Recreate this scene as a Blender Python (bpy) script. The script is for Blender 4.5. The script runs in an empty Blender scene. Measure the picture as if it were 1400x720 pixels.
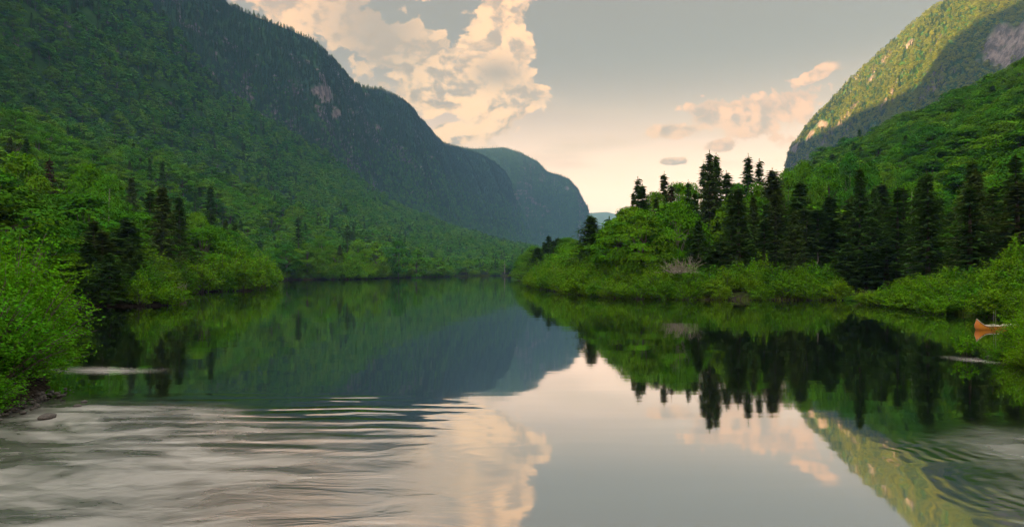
import bpy, math, random
import numpy as np
R = math.radians
rng = np.random.default_rng(7); random.seed(7)
sc = bpy.context.scene
COL = sc.collection

# ------------------------------------------------------------------ camera
FPX, HOR, CAMZ = 933.0, 372.0, 3.0          # focal length in photo pixels, horizon row, height over the water
cam = bpy.data.objects.new('camera', bpy.data.cameras.new('camera')); COL.objects.link(cam)
cam.location = (0, 0, CAMZ); cam.rotation_euler = (R(90), 0, 0)
cam.data.sensor_width = 36.0; cam.data.lens = FPX/1400*36.0
cam.data.shift_y = (HOR-360)/1400
cam.data.clip_start = 0.1; cam.data.clip_end = 60000
sc.camera = cam
# ------------------------------------------------------------------ light
SUN_EL, SUN_AZ = R(7.8), R(-88)            # low evening sun, out of the frame on the left (azimuth from +Y, clockwise)
sun = bpy.data.objects.new('sun', bpy.data.lights.new('sun', 'SUN')); COL.objects.link(sun)
sun.data.energy = 5.0; sun.data.angle = R(0.6); sun.data.color = (1.0, 0.60, 0.20)
from mathutils import Vector
SD = Vector((math.sin(SUN_AZ)*math.cos(SUN_EL), math.cos(SUN_AZ)*math.cos(SUN_EL), math.sin(SUN_EL)))
sun.rotation_euler = SD.to_track_quat('Z', 'Y').to_euler(); sun.location = (-200, 100, 400)
sc.view_settings.view_transform = 'Standard'; sc.view_settings.look = 'None'
sc.view_settings.exposure = 2.75; sc.view_settings.gamma = 1.0
sc.cycles.max_bounces = 8; sc.cycles.diffuse_bounces = 1; sc.cycles.glossy_bounces = 3
sc.cycles.transmission_bounces = 3; sc.cycles.volume_bounces = 0; sc.cycles.transparent_max_bounces = 8
sc.cycles.use_denoising = True; sc.cycles.sample_clamp_indirect = 4.0
sc.cycles.caustics_reflective = False; sc.cycles.caustics_refractive = False

# ------------------------------------------------------------------ node helpers
class NT:
    def __init__(s, tree): s.t = tree; s.n = tree.nodes; s.l = tree.links
    def new(s, kind, **kw):
        nd = s.n.new(kind)
        for k, v in kw.items(): setattr(nd, k, v)
        return nd
    def put(s, sock, v):
        if v is None: return
        if isinstance(v, bpy.types.NodeSocket): s.l.new(v, sock)
        else:
            if isinstance(v, tuple) and len(v) == 3 and sock.type == 'RGBA': v = v+(1,)
            sock.default_value = v
    def m(s, op, a, b=None, c=None, clamp=False):
        nd = s.new('ShaderNodeMath', operation=op, use_clamp=clamp)
        for k, v in enumerate((a, b, c)):
            if v is not None: s.put(nd.inputs[k], v)
        return nd.outputs[0]
    def vm(s, op, a, b=None, sc_=None):
        nd = s.new('ShaderNodeVectorMath', operation=op)
        s.put(nd.inputs[0], a)
        if b is not None: s.put(nd.inputs[1], b)
        if sc_ is not None: s.put(nd.inputs['Scale'], sc_)
        return nd.outputs['Value'] if op in ('LENGTH', 'DOT_PRODUCT', 'DISTANCE') else nd.outputs[0]
    def sm(s, v, a, b, lo=0.0, hi=1.0):
        nd = s.new('ShaderNodeMapRange', interpolation_type='SMOOTHSTEP')
        s.put(nd.inputs[0], v); s.put(nd.inputs[1], a); s.put(nd.inputs[2], b); s.put(nd.inputs[3], lo); s.put(nd.inputs[4], hi)
        return nd.outputs[0]
    def noise(s, vec, scale, detail=4, rough=0.55, dist=0.0):
        nd = s.new('ShaderNodeTexNoise'); s.put(nd.inputs['Vector'], vec)
        nd.inputs['Scale'].default_value = scale; nd.inputs['Detail'].default_value = detail
        nd.inputs['Roughness'].default_value = rough; nd.inputs['Distortion'].default_value = dist
        return nd.outputs['Fac'] if 'Fac' in nd.outputs else nd.outputs[0]
    def mix(s, f, a, b, blend='MIX'):
        nd = s.new('ShaderNodeMix', data_type='RGBA', blend_type=blend, clamp_factor=True)
        s.put(nd.inputs[0], f); s.put(nd.inputs[6], a); s.put(nd.inputs[7], b)
        return nd.outputs[2]
    def xyz(s, v):
        nd = s.new('ShaderNodeSeparateXYZ'); s.put(nd.inputs[0], v); return nd.outputs
    def comb(s, x, y, z):
        nd = s.new('ShaderNodeCombineXYZ')
        for k, v in enumerate((x, y, z)): s.put(nd.inputs[k], v)
        return nd.outputs[0]
def mat(name):
    m = bpy.data.materials.new(name); m.use_nodes = True; m.node_tree.nodes.clear()
    g = NT(m.node_tree); g.out = g.new('ShaderNodeOutputMaterial'); return m, g

# ------------------------------------------------------------------ world: Nishita sky and sunlit evening clouds
world = bpy.data.worlds.new('World'); sc.world = world; world.use_nodes = True
world.node_tree.nodes.clear(); g = NT(world.node_tree)
wo = g.new('ShaderNodeOutputWorld'); bg = g.new('ShaderNodeBackground'); bg.inputs[1].default_value = 0.05
sky = g.new('ShaderNodeTexSky', sky_type='NISHITA'); sky.sun_disc = False
sky.sun_elevation = SUN_EL; sky.sun_rotation = SUN_AZ; sky.altitude = 200; sky.air_density = 1.0; sky.dust_density = 2.0; sky.ozone_density = 1.0
dirv = g.new('ShaderNodeTexCoord').outputs['Generated']
dx, dy, dz = g.xyz(dirv)
az = g.m('ARCTAN2', dx, dy); el = g.m('ARCSINE', dz)
# clear-air colour: the evening haze greys the Nishita blue and warms it near the ground
hz = g.m('POWER', g.sm(el, 0.34, -0.02), 1.5)
tint = g.mix(hz, (0.94, 0.82, 0.69), (9.4, 5.5, 3.2))
elc = g.m('MAXIMUM', el, 0.0)
hs = g.new('ShaderNodeHueSaturation'); hs.inputs['Saturation'].default_value = 0.13; g.put(hs.inputs['Color'], sky.outputs[0])
gm = g.new('ShaderNodeGamma'); gm.inputs[1].default_value = 0.45; g.put(gm.inputs[0], hs.outputs[0])   # evened out, as through thin high cloud
clear = g.mix(1.0, gm.outputs[0], tint, 'MULTIPLY')
CLEAR_FIX = None
def pxdir(px, py): 
    x, z = (px-700)/FPX, (HOR-py)/FPX
    return math.atan2(x, 1.0), math.atan2(z, math.hypot(x, 1.0))
wv = g.new('ShaderNodeTexNoise'); wv.inputs['Scale'].default_value = 5; wv.inputs['Detail'].default_value = 3
g.put(wv.inputs['Vector'], dirv)
warp = g.vm('SCALE', g.vm('SUBTRACT', wv.outputs['Color'], (0.5, 0.5, 0.5)), sc_=0.07)
pv = g.vm('ADD', g.vm('MULTIPLY', dirv, (1, 1, 1.35)), warp)
def blob(px, py, w, h, rot=0.0):
    a0, e0 = pxdir(px, py); w = w/FPX; h = h/FPX
    a = g.m('SUBTRACT', az, a0); e = g.m('SUBTRACT', el, e0)
    c, s_ = math.cos(R(rot)), math.sin(R(rot))
    u = g.m('DIVIDE', g.m('ADD', g.m('MULTIPLY', a, c), g.m('MULTIPLY', e, s_)), w)
    v = g.m('DIVIDE', g.m('SUBTRACT', g.m('MULTIPLY', e, c), g.m('MULTIPLY', a, s_)), h)
    q = g.m('ADD', g.m('MULTIPLY', u, u), g.m('MULTIPLY', v, v))
    return g.m('EXPONENT', g.m('MULTIPLY', q, -1.0))
BL = [(440, 15, 120, 55, 0), (560, 60, 110, 60, -15), (660, 80, 90, 75, 30), (690, 20, 45, 45, 0), (600, 130, 110, 32, 0), (705, 135, 60, 22, 0),
      (360, -60, 150, 60, 0), (520, -40, 130, 50, 0),
      (1040, 155, 75, 32, 10), (1085, 145, 48, 32, 0), (975, 160, 40, 26, 0), (925, 178, 48, 12, 0), (985, 200, 30, 14, 0), (1110, 106, 22, 9, 20),
      (615, 180, 30, 14, 0), (925, 221, 25, 6, 0)]
mask = None
for b in BL:
    o = blob(*b); mask = o if mask is None else g.m('MAXIMUM', mask, o)
# broken cloud goes on outside the frame, brightened there as fill light
outside = g.sm(g.noise(dirv, 1.9, 3, 0.5), 0.40, 0.60)
fr = g.m('MAXIMUM', g.sm(g.m('ABSOLUTE', az), 0.66, 0.85), g.sm(el, 0.42, 0.62))
mask = g.m('MAXIMUM', mask, g.m('MULTIPLY', outside, fr))
mask = g.m('MULTIPLY', mask, g.sm(el, -0.02, 0.10))
def dens(p):                              # cauliflower detail: broad fractal plus rounded billows
    bil = g.m('ABSOLUTE', g.m('SUBTRACT', g.noise(p, 19.0, 5, 0.55), 0.5))
    return g.m('MULTIPLY_ADD', bil, 0.9, g.m('SUBTRACT', g.noise(p, 7.5, 4, 0.55), 0.06))
n0 = dens(pv)
off = (-0.014, 0.0, 0.014)
n1 = dens(g.vm('ADD', pv, off))
d0 = g.m('MULTIPLY_ADD', g.m('SUBTRACT', n0, 0.5), 1.85, g.m('MULTIPLY_ADD', mask, 0.72, -0.30))
alpha = g.m('MULTIPLY', g.sm(d0, 0.0, 0.11), g.sm(mask, 0.04, 0.25))
lit = g.sm(g.m('SUBTRACT', n0, n1), -0.070, 0.058)
thick = g.sm(d0, 0.03, 0.22)
glow = blob(560, 140, 330, 230)
darkb = g.m('MAXIMUM', blob(515, 35, 90, 75), blob(680, 100, 40, 22))
lit = g.m('MULTIPLY', lit, g.m('SUBTRACT', 1.0, g.m('MULTIPLY', darkb, 1.0)), clamp=True)
cwarm = g.mix(fr, g.mix(glow, (4.2, 2.25, 1.25), (4.7, 2.9, 1.50)), (3.4, 2.9, 2.3))
cgrey = g.mix(fr, g.mix(glow, (2.5, 1.65, 1.15), (1.75, 1.35, 1.0)), (2.2, 2.2, 2.15))
ccol = g.mix(lit, cgrey, cwarm)
ccol = g.mix(g.m('MULTIPLY', g.m('MULTIPLY', g.m('SUBTRACT', 1.0, thick), g.m('SUBTRACT', 1.0, darkb)), 0.6), ccol, cwarm)
ccol = g.vm('SCALE', ccol, sc_=g.m('MULTIPLY_ADD', fr, g.sm(el, 0.4, 1.15, 0.0, 4.2), 1.0))   # unseen overhead clouds strongly brightened, added fill light for the forest
skyc = g.mix(alpha, clear, ccol)
# thin veil near the horizon
veil = g.m('MULTIPLY', g.sm(g.noise(g.vm('MULTIPLY', dirv, (1, 1, 7)), 3.2, 4, 0.5), 0.50, 0.70), g.m('MULTIPLY', g.sm(el, 0.03, 0.12), g.sm(el, 0.30, 0.18)))
skyc = g.mix(g.m('MULTIPLY', veil, 0.5), skyc, (3.2, 2.15, 1.35))
g.put(bg.inputs[0], skyc); g.l.new(bg.outputs[0], wo.inputs[0])
world.cycles.sampling_method = 'MANUAL'; world.cycles.sample_map_resolution = 512

# ------------------------------------------------------------------ materials
def foliage_mat(name, c1, c2, c3, trans=0.35):
    """c1..c3: leaf colours of single plants of the kind"""
    m, g = mat(name)
    oi = g.new('ShaderNodeObjectInfo').outputs['Random']
    at = g.new('ShaderNodeAttribute', attribute_name='tone').outputs['Fac']
    rr = g.m('FRACT', g.m('MULTIPLY', oi, 7.31))
    base = g.mix(g.sm(oi, 0.15, 0.85), c1, c2)
    base = g.mix(g.sm(rr, 0.6, 1.0), base, c3)
    val = g.new('ShaderNodeHueSaturation'); g.put(val.inputs['Color'], base)
    g.put(val.inputs['Value'], g.m('MULTIPLY_ADD', at, 0.7, 0.65)); g.put(val.inputs['Hue'], g.m('MULTIPLY_ADD', at, 0.03, 0.485))
    c = val.outputs[0]
    d = g.new('ShaderNodeBsdfDiffuse'); g.put(d.inputs[0], c)
    t = g.new('ShaderNodeBsdfTranslucent'); g.put(t.inputs[0], g.mix(1.0, c, (1.1, 1.05, 0.5), 'MULTIPLY'))
    mx = g.new('ShaderNodeMixShader'); mx.inputs[0].default_value = trans
    g.l.new(d.outputs[0], mx.inputs[1]); g.l.new(t.outputs[0], mx.inputs[2]); g.l.new(mx.outputs[0], g.out.inputs[0]); return m
M = {}
M['leaf'] = foliage_mat('broadleaf', (0.075, 0.235, 0.006), (0.115, 0.265, 0.008), (0.045, 0.170, 0.012), 0.12)
M['leaf_sunlit'] = foliage_mat('broadleaf with gold light painted in', (0.200, 0.250, 0.010), (0.270, 0.300, 0.012), (0.150, 0.210, 0.012), 0.18)  # leaf yellowed and brightened: golden sunlight painted into the colour
M['shrub'] = foliage_mat('willow leaf', (0.105, 0.270, 0.008), (0.150, 0.310, 0.010), (0.070, 0.220, 0.010), 0.20)
M['alder'] = foliage_mat('alder leaf', (0.080, 0.280, 0.010), (0.110, 0.310, 0.010), (0.070, 0.250, 0.012), 0.25)
M['needle'] = foliage_mat('needles', (0.048, 0.115, 0.022), (0.058, 0.130, 0.022), (0.080, 0.125, 0.030), 0.25)
M['needle_blue'] = foliage_mat('blue needles', (0.030, 0.085, 0.050), (0.034, 0.090, 0.055), (0.030, 0.08, 0.045), 0.12)
M['needle_brown'] = foliage_mat('dying needles', (0.075, 0.060, 0.032), (0.085, 0.062, 0.036), (0.065, 0.06, 0.03), 0.12)
def simple(name, c1, c2, scale, rough=0.9, bump=0.0, det=6, stretch=(1, 1, 1)):
    m, g = mat(name); p = g.vm('MULTIPLY', g.new('ShaderNodeTexCoord').outputs['Object'], stretch)
    n = g.noise(p, scale, det, 0.65)
    b = g.new('ShaderNodeBsdfPrincipled'); g.put(b.inputs['Base Color'], g.mix(g.sm(n, 0.35, 0.65), c1, c2)); b.inputs['Roughness'].default_value = rough
    if bump:
        bn = g.new('ShaderNodeBump'); bn.inputs['Strength'].default_value = bump; bn.inputs['Distance'].default_value = 0.1/scale
        g.put(bn.inputs['Height'], n); g.l.new(bn.outputs[0], b.inputs['Normal'])
    g.l.new(b.outputs[0], g.out.inputs[0]); return m
M['bark'] = simple('bark', (0.07, 0.055, 0.045), (0.16, 0.14, 0.12), 6, 0.95, 0.6, stretch=(1, 1, 0.2))
M['pale_bark'] = simple('pale bark', (0.22, 0.20, 0.17), (0.42, 0.40, 0.36), 5, 0.9, 0.5, stretch=(1, 1, 0.3))
M['dead_wood'] = simple('dead wood', (0.20, 0.17, 0.15), (0.36, 0.33, 0.30), 5, 0.9, 0.5)
M['stone'] = simple('stone', (0.03, 0.028, 0.027), (0.10, 0.09, 0.085), 5, 0.7, 0.7)
M['pink_stone'] = simple('pink stone', (0.30, 0.19, 0.16), (0.42, 0.30, 0.26), 3, 0.8, 0.7)
M['canoe_orange'] = simple('orange hull', (0.78, 0.27, 0.012), (0.84, 0.32, 0.02), 3, 0.35, 0.0)
M['canoe_cream'] = simple('cream lining', (0.72, 0.66, 0.52), (0.80, 0.74, 0.62), 4, 0.6)
M['canoe_dark'] = simple('dark rubbing strip', (0.05, 0.02, 0.02), (0.09, 0.03, 0.03), 4, 0.6)
M['canoe_red'] = simple('faded red bow', (0.78, 0.24, 0.04), (0.82, 0.28, 0.06), 4, 0.45)
M['grass'] = foliage_mat('grass blades', (0.11, 0.20, 0.02), (0.14, 0.22, 0.025), (0.10, 0.17, 0.02), 0.4)

def ground_mat(name, rocky):
    m, g = mat(name); geo = g.new('ShaderNodeNewGeometry'); p = geo.outputs['Position']
    nz = g.xyz(geo.outputs['True Normal'])[2]
    n = g.noise(p, 0.05, 7, 0.6); n2 = g.noise(g.vm('MULTIPLY', p, (1, 1, 0.35)), 0.09, 8, 0.7)
    green = g.mix(g.sm(n, 0.35, 0.65), (0.018, 0.060, 0.008), (0.040, 0.100, 0.012))
    rock = g.mix(g.sm(n2, 0.38, 0.62), (0.085, 0.075, 0.08), (0.26, 0.22, 0.225))
    f = g.m('MULTIPLY', g.sm(g.m('ADD', nz, g.m('MULTIPLY', n2, 0.5)), 0.52, 0.42), rocky)
    at = g.new('ShaderNodeAttribute', attribute_name='rock').outputs['Fac']
    f = g.m('MAXIMUM', f, g.sm(at, 0.3, 0.6)) if rocky > 0 else 0.0
    c = g.mix(f, green, rock)
    b = g.new('ShaderNodeBsdfDiffuse'); g.put(b.inputs[0], c)
    bn = g.new('ShaderNodeBump'); bn.inputs['Strength'].default_value = 0.8; bn.inputs['Distance'].default_value = 6.0
    g.put(bn.inputs['Height'], n2); g.l.new(bn.outputs[0], b.inputs['Normal'])
    g.l.new(b.outputs[0], g.out.inputs[0]); return m
M['mountain'] = ground_mat('mountainside', 1.0)
def bank_mat():
    m, g = mat('forest floor and gravel'); geo = g.new('ShaderNodeNewGeometry'); p = geo.outputs['Position']
    z = g.xyz(p)[2]; n = g.noise(p, 1.3, 6, 0.65); n2 = g.noise(p, 9.0, 4, 0.7)
    soil = g.mix(g.sm(n, 0.4, 0.6), (0.028, 0.030, 0.014), (0.050, 0.075, 0.018))
    grav = g.mix(g.sm(n2, 0.4, 0.6), (0.018, 0.016, 0.013), (0.060, 0.050, 0.040))
    c = g.mix(g.sm(g.m('ADD', z, g.m('MULTIPLY', n, 0.3)), 0.30, 0.55), grav, soil)
    b = g.new('ShaderNodeBsdfDiffuse'); g.put(b.inputs[0], c)
    bn = g.new('ShaderNodeBump'); bn.inputs['Strength'].default_value = 0.8; bn.inputs['Distance'].default_value = 0.15
    g.put(bn.inputs['Height'], n2); g.l.new(bn.outputs[0], b.inputs['Normal'])
    g.l.new(b.outputs[0], g.out.inputs[0]); return m
M['bank'] = bank_mat()

def water_mat():
    m, g = mat('river water'); p = g.new('ShaderNodeNewGeometry').outputs['Position']
    x, y, z = g.xyz(p)
    wn = g.new('ShaderNodeTexNoise'); wn.inputs['Scale'].default_value = 0.35; wn.inputs['Detail'].default_value = 3; g.put(wn.inputs['Vector'], p)
    w = g.vm('SCALE', g.vm('SUBTRACT', wn.outputs['Color'], (0.5, 0.5, 0.5)), sc_=2.6)
    wx, wy, _ = g.xyz(g.vm('ADD', p, w))
    def disc(cx, cy, rx, ry, a, b, X=wx, Y=wy):
        u = g.m('DIVIDE', g.m('SUBTRACT', X, cx), rx); v = g.m('DIVIDE', g.m('SUBTRACT', Y, cy), ry)
        return g.sm(g.m('SQRT', g.m('ADD', g.m('MULTIPLY', u, u), g.m('MULTIPLY', v, v))), a, b)
    riffle = disc(-10.2, 8.6, 8.0, 8.2, 1.05, 0.74)                 # broken, streaming water off the left bank
    soft = disc(-4.6, 9.0, 4.6, 6.2, 1.1, 0.55)                     # its smooth tail
    riffR = disc(10.7, 8.8, 5.0, 5.2, 1.08, 0.62)                    # the same off the right bank
    waves = disc(-5.2, 13.7, 4.8, 3.6, 1.1, 0.35)
    wavesR = disc(7.4, 9.6, 2.0, 3.6, 1.1, 0.4)
    # ring-like standing waves spreading from each riffle
    def rings(cx, cy, k, sx=1.0):
        u = g.m('MULTIPLY', g.m('SUBTRACT', x, cx), sx); v = g.m('SUBTRACT', y, cy)
        r = g.m('SQRT', g.m('ADD', g.m('MULTIPLY', u, u), g.m('MULTIPLY', v, v)))
        r = g.m('ADD', r, g.m('MULTIPLY', g.m('SUBTRACT', g.noise(g.vm('MULTIPLY', p, (0.25, 0.8, 1)), 1.0, 2), 0.5), 1.3))
        return g.m('SINE', g.m('MULTIPLY', r, k))
    rw = rings(-6.5, -1.0, 9.0, 0.5); rwR = rings(15.0, 8.5, 22.0)
    fine = g.noise(g.vm('MULTIPLY', p, (0.85, 1.5, 1)), 2.2, 5, 0.6, 0.6)
    flow = g.noise(g.vm('MULTIPLY', g.vm('ADD', p, w), (0.25, 1.0, 1)), 1.2, 4, 0.6)
    longw = g.noise(g.vm('MULTIPLY', p, (0.10, 0.5, 1)), 0.9, 3, 0.5)
    patch = g.sm(g.noise(g.vm('MULTIPLY', p, (0.5, 0.9, 1)), 0.9, 3), 0.38, 0.58)
    h = g.m('ADD', g.m('MULTIPLY', g.m('MULTIPLY', g.m('MULTIPLY', rw, waves), g.m('MULTIPLY_ADD', patch, 0.7, 0.3)), 0.0115), g.m('MULTIPLY', g.m('MULTIPLY', rwR, wavesR), 0.0016))
    swell = g.noise(g.vm('ADD', g.vm('MULTIPLY', p, (0.36, 0.80, 1)), g.vm('SCALE', w, sc_=0.25)), 1.0, 4, 0.55, 0.8)
    h = g.m('ADD', h, g.m('MULTIPLY', g.m('MULTIPLY', swell, g.m('ADD', g.m('SUBTRACT', g.m('ADD', soft, riffle), g.m('MULTIPLY', soft, riffle)), riffR)), 0.038))
    h = g.m('ADD', h, g.m('MULTIPLY', g.m('MULTIPLY', fine, g.m('ADD', riffle, riffR)), 0.012))
    h = g.m('ADD', h, g.m('MULTIPLY', longw, 0.006))
    bn = g.new('ShaderNodeBump'); bn.inputs['Strength'].default_value = 1.0; bn.inputs['Distance'].default_value = 1.0
    g.put(bn.inputs['Height'], h)
    rough = g.m('ADD', g.m('ADD', g.m('MULTIPLY', riffle, 0.36), g.m('MULTIPLY', g.m('MULTIPLY', soft, g.m('SUBTRACT', 1.0, riffle)), 0.20)), g.m('MULTIPLY', riffR, 0.30)); rough = g.m('MULTIPLY_ADD', rough, g.m('MULTIPLY_ADD', g.sm(flow, 0.35, 0.65), 0.5, 0.55), 0.035)
    gl = g.new('ShaderNodeBsdfGlossy'); g.put(gl.inputs['Roughness'], rough); gl.inputs[0].default_value = (1, 1, 1, 1); g.l.new(bn.outputs[0], gl.inputs['Normal'])
    df = g.new('ShaderNodeBsdfDiffuse'); df.inputs[0].default_value = (0.006, 0.010, 0.007, 1)
    fr = g.new('ShaderNodeFresnel'); fr.inputs[0].default_value = 1.33
    lw = g.m('ADD', g.m('MULTIPLY', g.m('POWER', fr.outputs[0], 0.24), 0.92), 0.08, clamp=True)
    lw = g.m('MULTIPLY', lw, g.m('MULTIPLY_ADD', g.m('MAXIMUM', riffle, riffR), -0.30, 1.0))
    mx = g.new('ShaderNodeMixShader'); g.put(mx.inputs[0], lw); g.l.new(df.outputs[0], mx.inputs[1]); g.l.new(gl.outputs[0], mx.inputs[2])
    # left streak is sky reflection painted white; right one is foam over stones
    sky_sheen = g.m('MULTIPLY', disc(-12.6, 20.9, 3.0, 0.95, 1.05, -0.1, wx, g.m('MULTIPLY_ADD', g.m('ADD', x, 12.7), 0.12, g.m('MULTIPLY_ADD', wy, 0.3, g.m('MULTIPLY', y, 0.7)))), 0.75)
    sky_sheen = g.m('MULTIPLY', sky_sheen, g.sm(x, -9.4, -13.2))
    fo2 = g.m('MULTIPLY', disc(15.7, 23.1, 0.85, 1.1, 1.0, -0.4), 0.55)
    fs = g.m('MULTIPLY', g.m('MAXIMUM', sky_sheen, fo2), g.sm(g.noise(g.vm('MULTIPLY', p, (0.6, 5, 1)), 2.0, 5), 0.10, 0.75))
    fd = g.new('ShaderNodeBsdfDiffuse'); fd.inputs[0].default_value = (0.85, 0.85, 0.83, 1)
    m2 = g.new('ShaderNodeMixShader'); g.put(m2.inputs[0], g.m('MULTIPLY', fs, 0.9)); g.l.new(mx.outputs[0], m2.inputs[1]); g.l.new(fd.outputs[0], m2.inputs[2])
    g.l.new(m2.outputs[0], g.out.inputs[0]); return m
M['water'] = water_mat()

# ------------------------------------------------------------------ mesh helpers
def mesh(name, V, F, mats, mi=None, tone=None, smooth=False, rock=None):
    """V (n,3), F: (k,3|4) int array or list of such arrays"""
    me = bpy.data.meshes.new(name)
    Fs = F if isinstance(F, list) and isinstance(F[0], np.ndarray) else [F]
    Fs = [np.asarray(f, dtype=np.int32) for f in Fs if len(f)]
    V = np.asarray(V, dtype=np.float32)
    nl = sum(f.size for f in Fs); nf = sum(len(f) for f in Fs)
    me.vertices.add(len(V)); me.vertices.foreach_set('co', V.ravel())
    me.loops.add(nl); me.loops.foreach_set('vertex_index', np.concatenate([f.ravel() for f in Fs]))
    me.polygons.add(nf)
    tot = np.concatenate([np.full(len(f), f.shape[1]) for f in Fs]).astype(np.int32)
    me.polygons.foreach_set('loop_start', np.concatenate([[0], np.cumsum(tot)[:-1]]).astype(np.int32))
    if mi is not None: me.polygons.foreach_set('material_index', np.asarray(mi, dtype=np.int32))
    if smooth: me.polygons.foreach_set('use_smooth', np.ones(nf, dtype=bool))
    for m in (mats if isinstance(mats, (list, tuple)) else [mats]): me.materials.append(m)
    me.update(calc_edges=True)
    for nm, arr in (('tone', tone), ('rock', rock)):
        if arr is not None:
            a = me.attributes.new(nm, 'FLOAT', 'POINT'); a.data.foreach_set('value', np.asarray(arr, dtype=np.float32))
    return me
def obj(name, me, parent=None, loc=None, rz=0, scale=None, **props):
    o = bpy.data.objects.new(name, me); COL.objects.link(o)
    if parent is not None: o.parent = parent
    if loc is not None: o.location = tuple(float(v) for v in loc)
    if rz: o.rotation_euler = (0, 0, rz)
    if scale is not None: o.scale = tuple(float(v) for v in scale) if hasattr(scale, '__len__') else (float(scale),)*3
    for k, v in props.items(): o[k] = v
    return o
class Acc:
    """collects tubes and quads in one mesh"""
    def __init__(s): s.V = []; s.F = []; s.T = []; s.n = 0
    def add(s, V, F, tone=0.5):
        V = np.asarray(V, float); s.V.append(V); s.F.append(np.asarray(F, int)+s.n); s.n += len(V)
        s.T.append(np.full(len(V), tone) if np.isscalar(tone) else tone)
    def tube(s, P, r, k=6):
        P = np.asarray(P, float); r = np.asarray(r, float); n = len(P)
        T = np.gradient(P, axis=0); T /= np.linalg.norm(T, axis=1)[:, None]+1e-9
        ref = np.array([1.0, 0, 0]) if abs(T[0, 0]) < 0.8 else np.array([0, 1.0, 0])
        U = np.cross(T, ref); U /= np.linalg.norm(U, axis=1)[:, None]; W = np.cross(T, U)
        a = np.linspace(0, 2*np.pi, k, endpoint=False)
        V = P[:, None, :]+r[:, None, None]*(np.cos(a)[None, :, None]*U[:, None, :]+np.sin(a)[None, :, None]*W[:, None, :])
        F = [(i*k+j, i*k+(j+1) % k, (i+1)*k+(j+1) % k, (i+1)*k+j) for i in range(n-1) for j in range(k)]
        s.add(V.reshape(-1, 3), F)
    def build(s, name, m, smooth=False): return mesh(name, np.concatenate(s.V), np.concatenate(s.F), m, tone=np.concatenate(s.T), smooth=smooth)
def unit(v): return v/(np.linalg.norm(v, axis=-1, keepdims=True)+1e-9)
def leaves(C, N, size, aspect=0.55, axis=None, rg=rng):
    """one rhombic leaf (or leaf spray) per centre, normal N"""
    n = len(C); N = unit(N)
    A = unit(np.cross(N, rg.normal(size=(n, 3)))) if axis is None else unit(axis-N*np.sum(axis*N, 1, keepdims=True))
    B = np.cross(N, A); s = np.asarray(size).reshape(-1, 1)*np.ones((n, 1))
    bend = N*s*0.12
    V = np.stack([C-A*s, C-B*s*aspect+bend, C+A*s, C+B*s*aspect+bend], 1).reshape(-1, 3)
    F = np.arange(4*n).reshape(n, 4)
    return V, F

# value noise
_P = rng.random((256, 256))
def vnoise(x, y):
    xi = np.floor(x).astype(int); yi = np.floor(y).astype(int); fx = x-xi; fy = y-yi
    fx = fx*fx*(3-2*fx); fy = fy*fy*(3-2*fy)
    a = _P[xi % 256, yi % 256]; b = _P[(xi+1) % 256, yi % 256]; c = _P[xi % 256, (yi+1) % 256]; d = _P[(xi+1) % 256, (yi+1) % 256]
    return (a*(1-fx)+b*fx)*(1-fy)+(c*(1-fx)+d*fx)*fy
def fbm(x, y, o=5, g_=0.5):
    s = 0; a = 1; t = 0
    for k in range(o): s = s+a*(vnoise(x*2**k+17*k, y*2**k+31*k)-0.5); t += a; a *= g_
    return s/t*2

# ------------------------------------------------------------------ the river and its banks
SHORE = [(-14, -80), (-12, 0), (-11, 9), (-10.4, 13.2), (-11.2, 17), (-15, 22.5), (-24, 31), (-36, 44), (-38, 57), (-31, 62), (-34, 71), (-45, 83), (-49, 99),
         (-44, 112), (-55, 150), (-80, 225), (-90, 262), (-80, 278), (-62, 282), (-67, 311), (-60, 370), (-47, 440), (-44, 466), (-48, 500), (-46, 552),
         (-20, 562), (3, 562), (60, 570), (160, 600), (330, 640), (345, 520), (180, 400), (80, 330), (22, 292), (4, 284), (2.5, 270), (7.5, 178), (4.6, 150), (5.5, 128), (7, 108),
         (9.7, 90), (14.2, 78.5), (20, 75), (27.6, 74), (34.8, 74), (36.5, 71), (37, 66), (32.8, 59.5), (32.9, 54), (31.8, 46.7), (34.5, 42), (34, 37.5), (28, 33.5), (22.5, 28), (18, 25),
         (16.4, 22), (15.2, 19.3), (15.7, 15), (17, 8), (18, 0), (20, -80)]
def sdist(X, Y):
    """signed distance to the shoreline, positive on land"""
    P = np.array(SHORE, float); Q = np.roll(P, -1, 0); X = np.asarray(X, float); Y = np.asarray(Y, float)
    best = np.full(X.shape, 1e18); ins = np.zeros(X.shape, bool)
    for (x0, y0), (x1, y1) in zip(P, Q):
        ex, ey = x1-x0, y1-y0
        t = np.clip(((X-x0)*ex+(Y-y0)*ey)/(ex*ex+ey*ey), 0, 1)
        best = np.minimum(best, (X-x0-t*ex)**2+(Y-y0-t*ey)**2)
        c = ((y0 > Y) != (y1 > Y)); xx = x0+(Y-y0)*ex/(ey if ey else 1e-9); ins ^= c & (X < xx)
    d = np.sqrt(best); return np.where(ins, -d, d)
def gz(X, Y):
    X = np.asarray(X, float); Y = np.asarray(Y, float)
    d = sdist(X, Y)+fbm(X*0.25, Y*0.25, 3)*1.2*np.clip(np.hypot(X, Y)/40, 0.15, 1)
    land = 0.9*(1-np.exp(-np.maximum(d, 0)/2.2))+0.045*np.clip(d, 0, 60)+0.25*fbm(X*0.1, Y*0.1, 3)*np.clip(d/8, 0, 1)
    wat = -2.2*(1-np.exp(np.minimum(d, 0)/3.5))
    return np.where(d > 0, land, wat)-0.03
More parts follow.
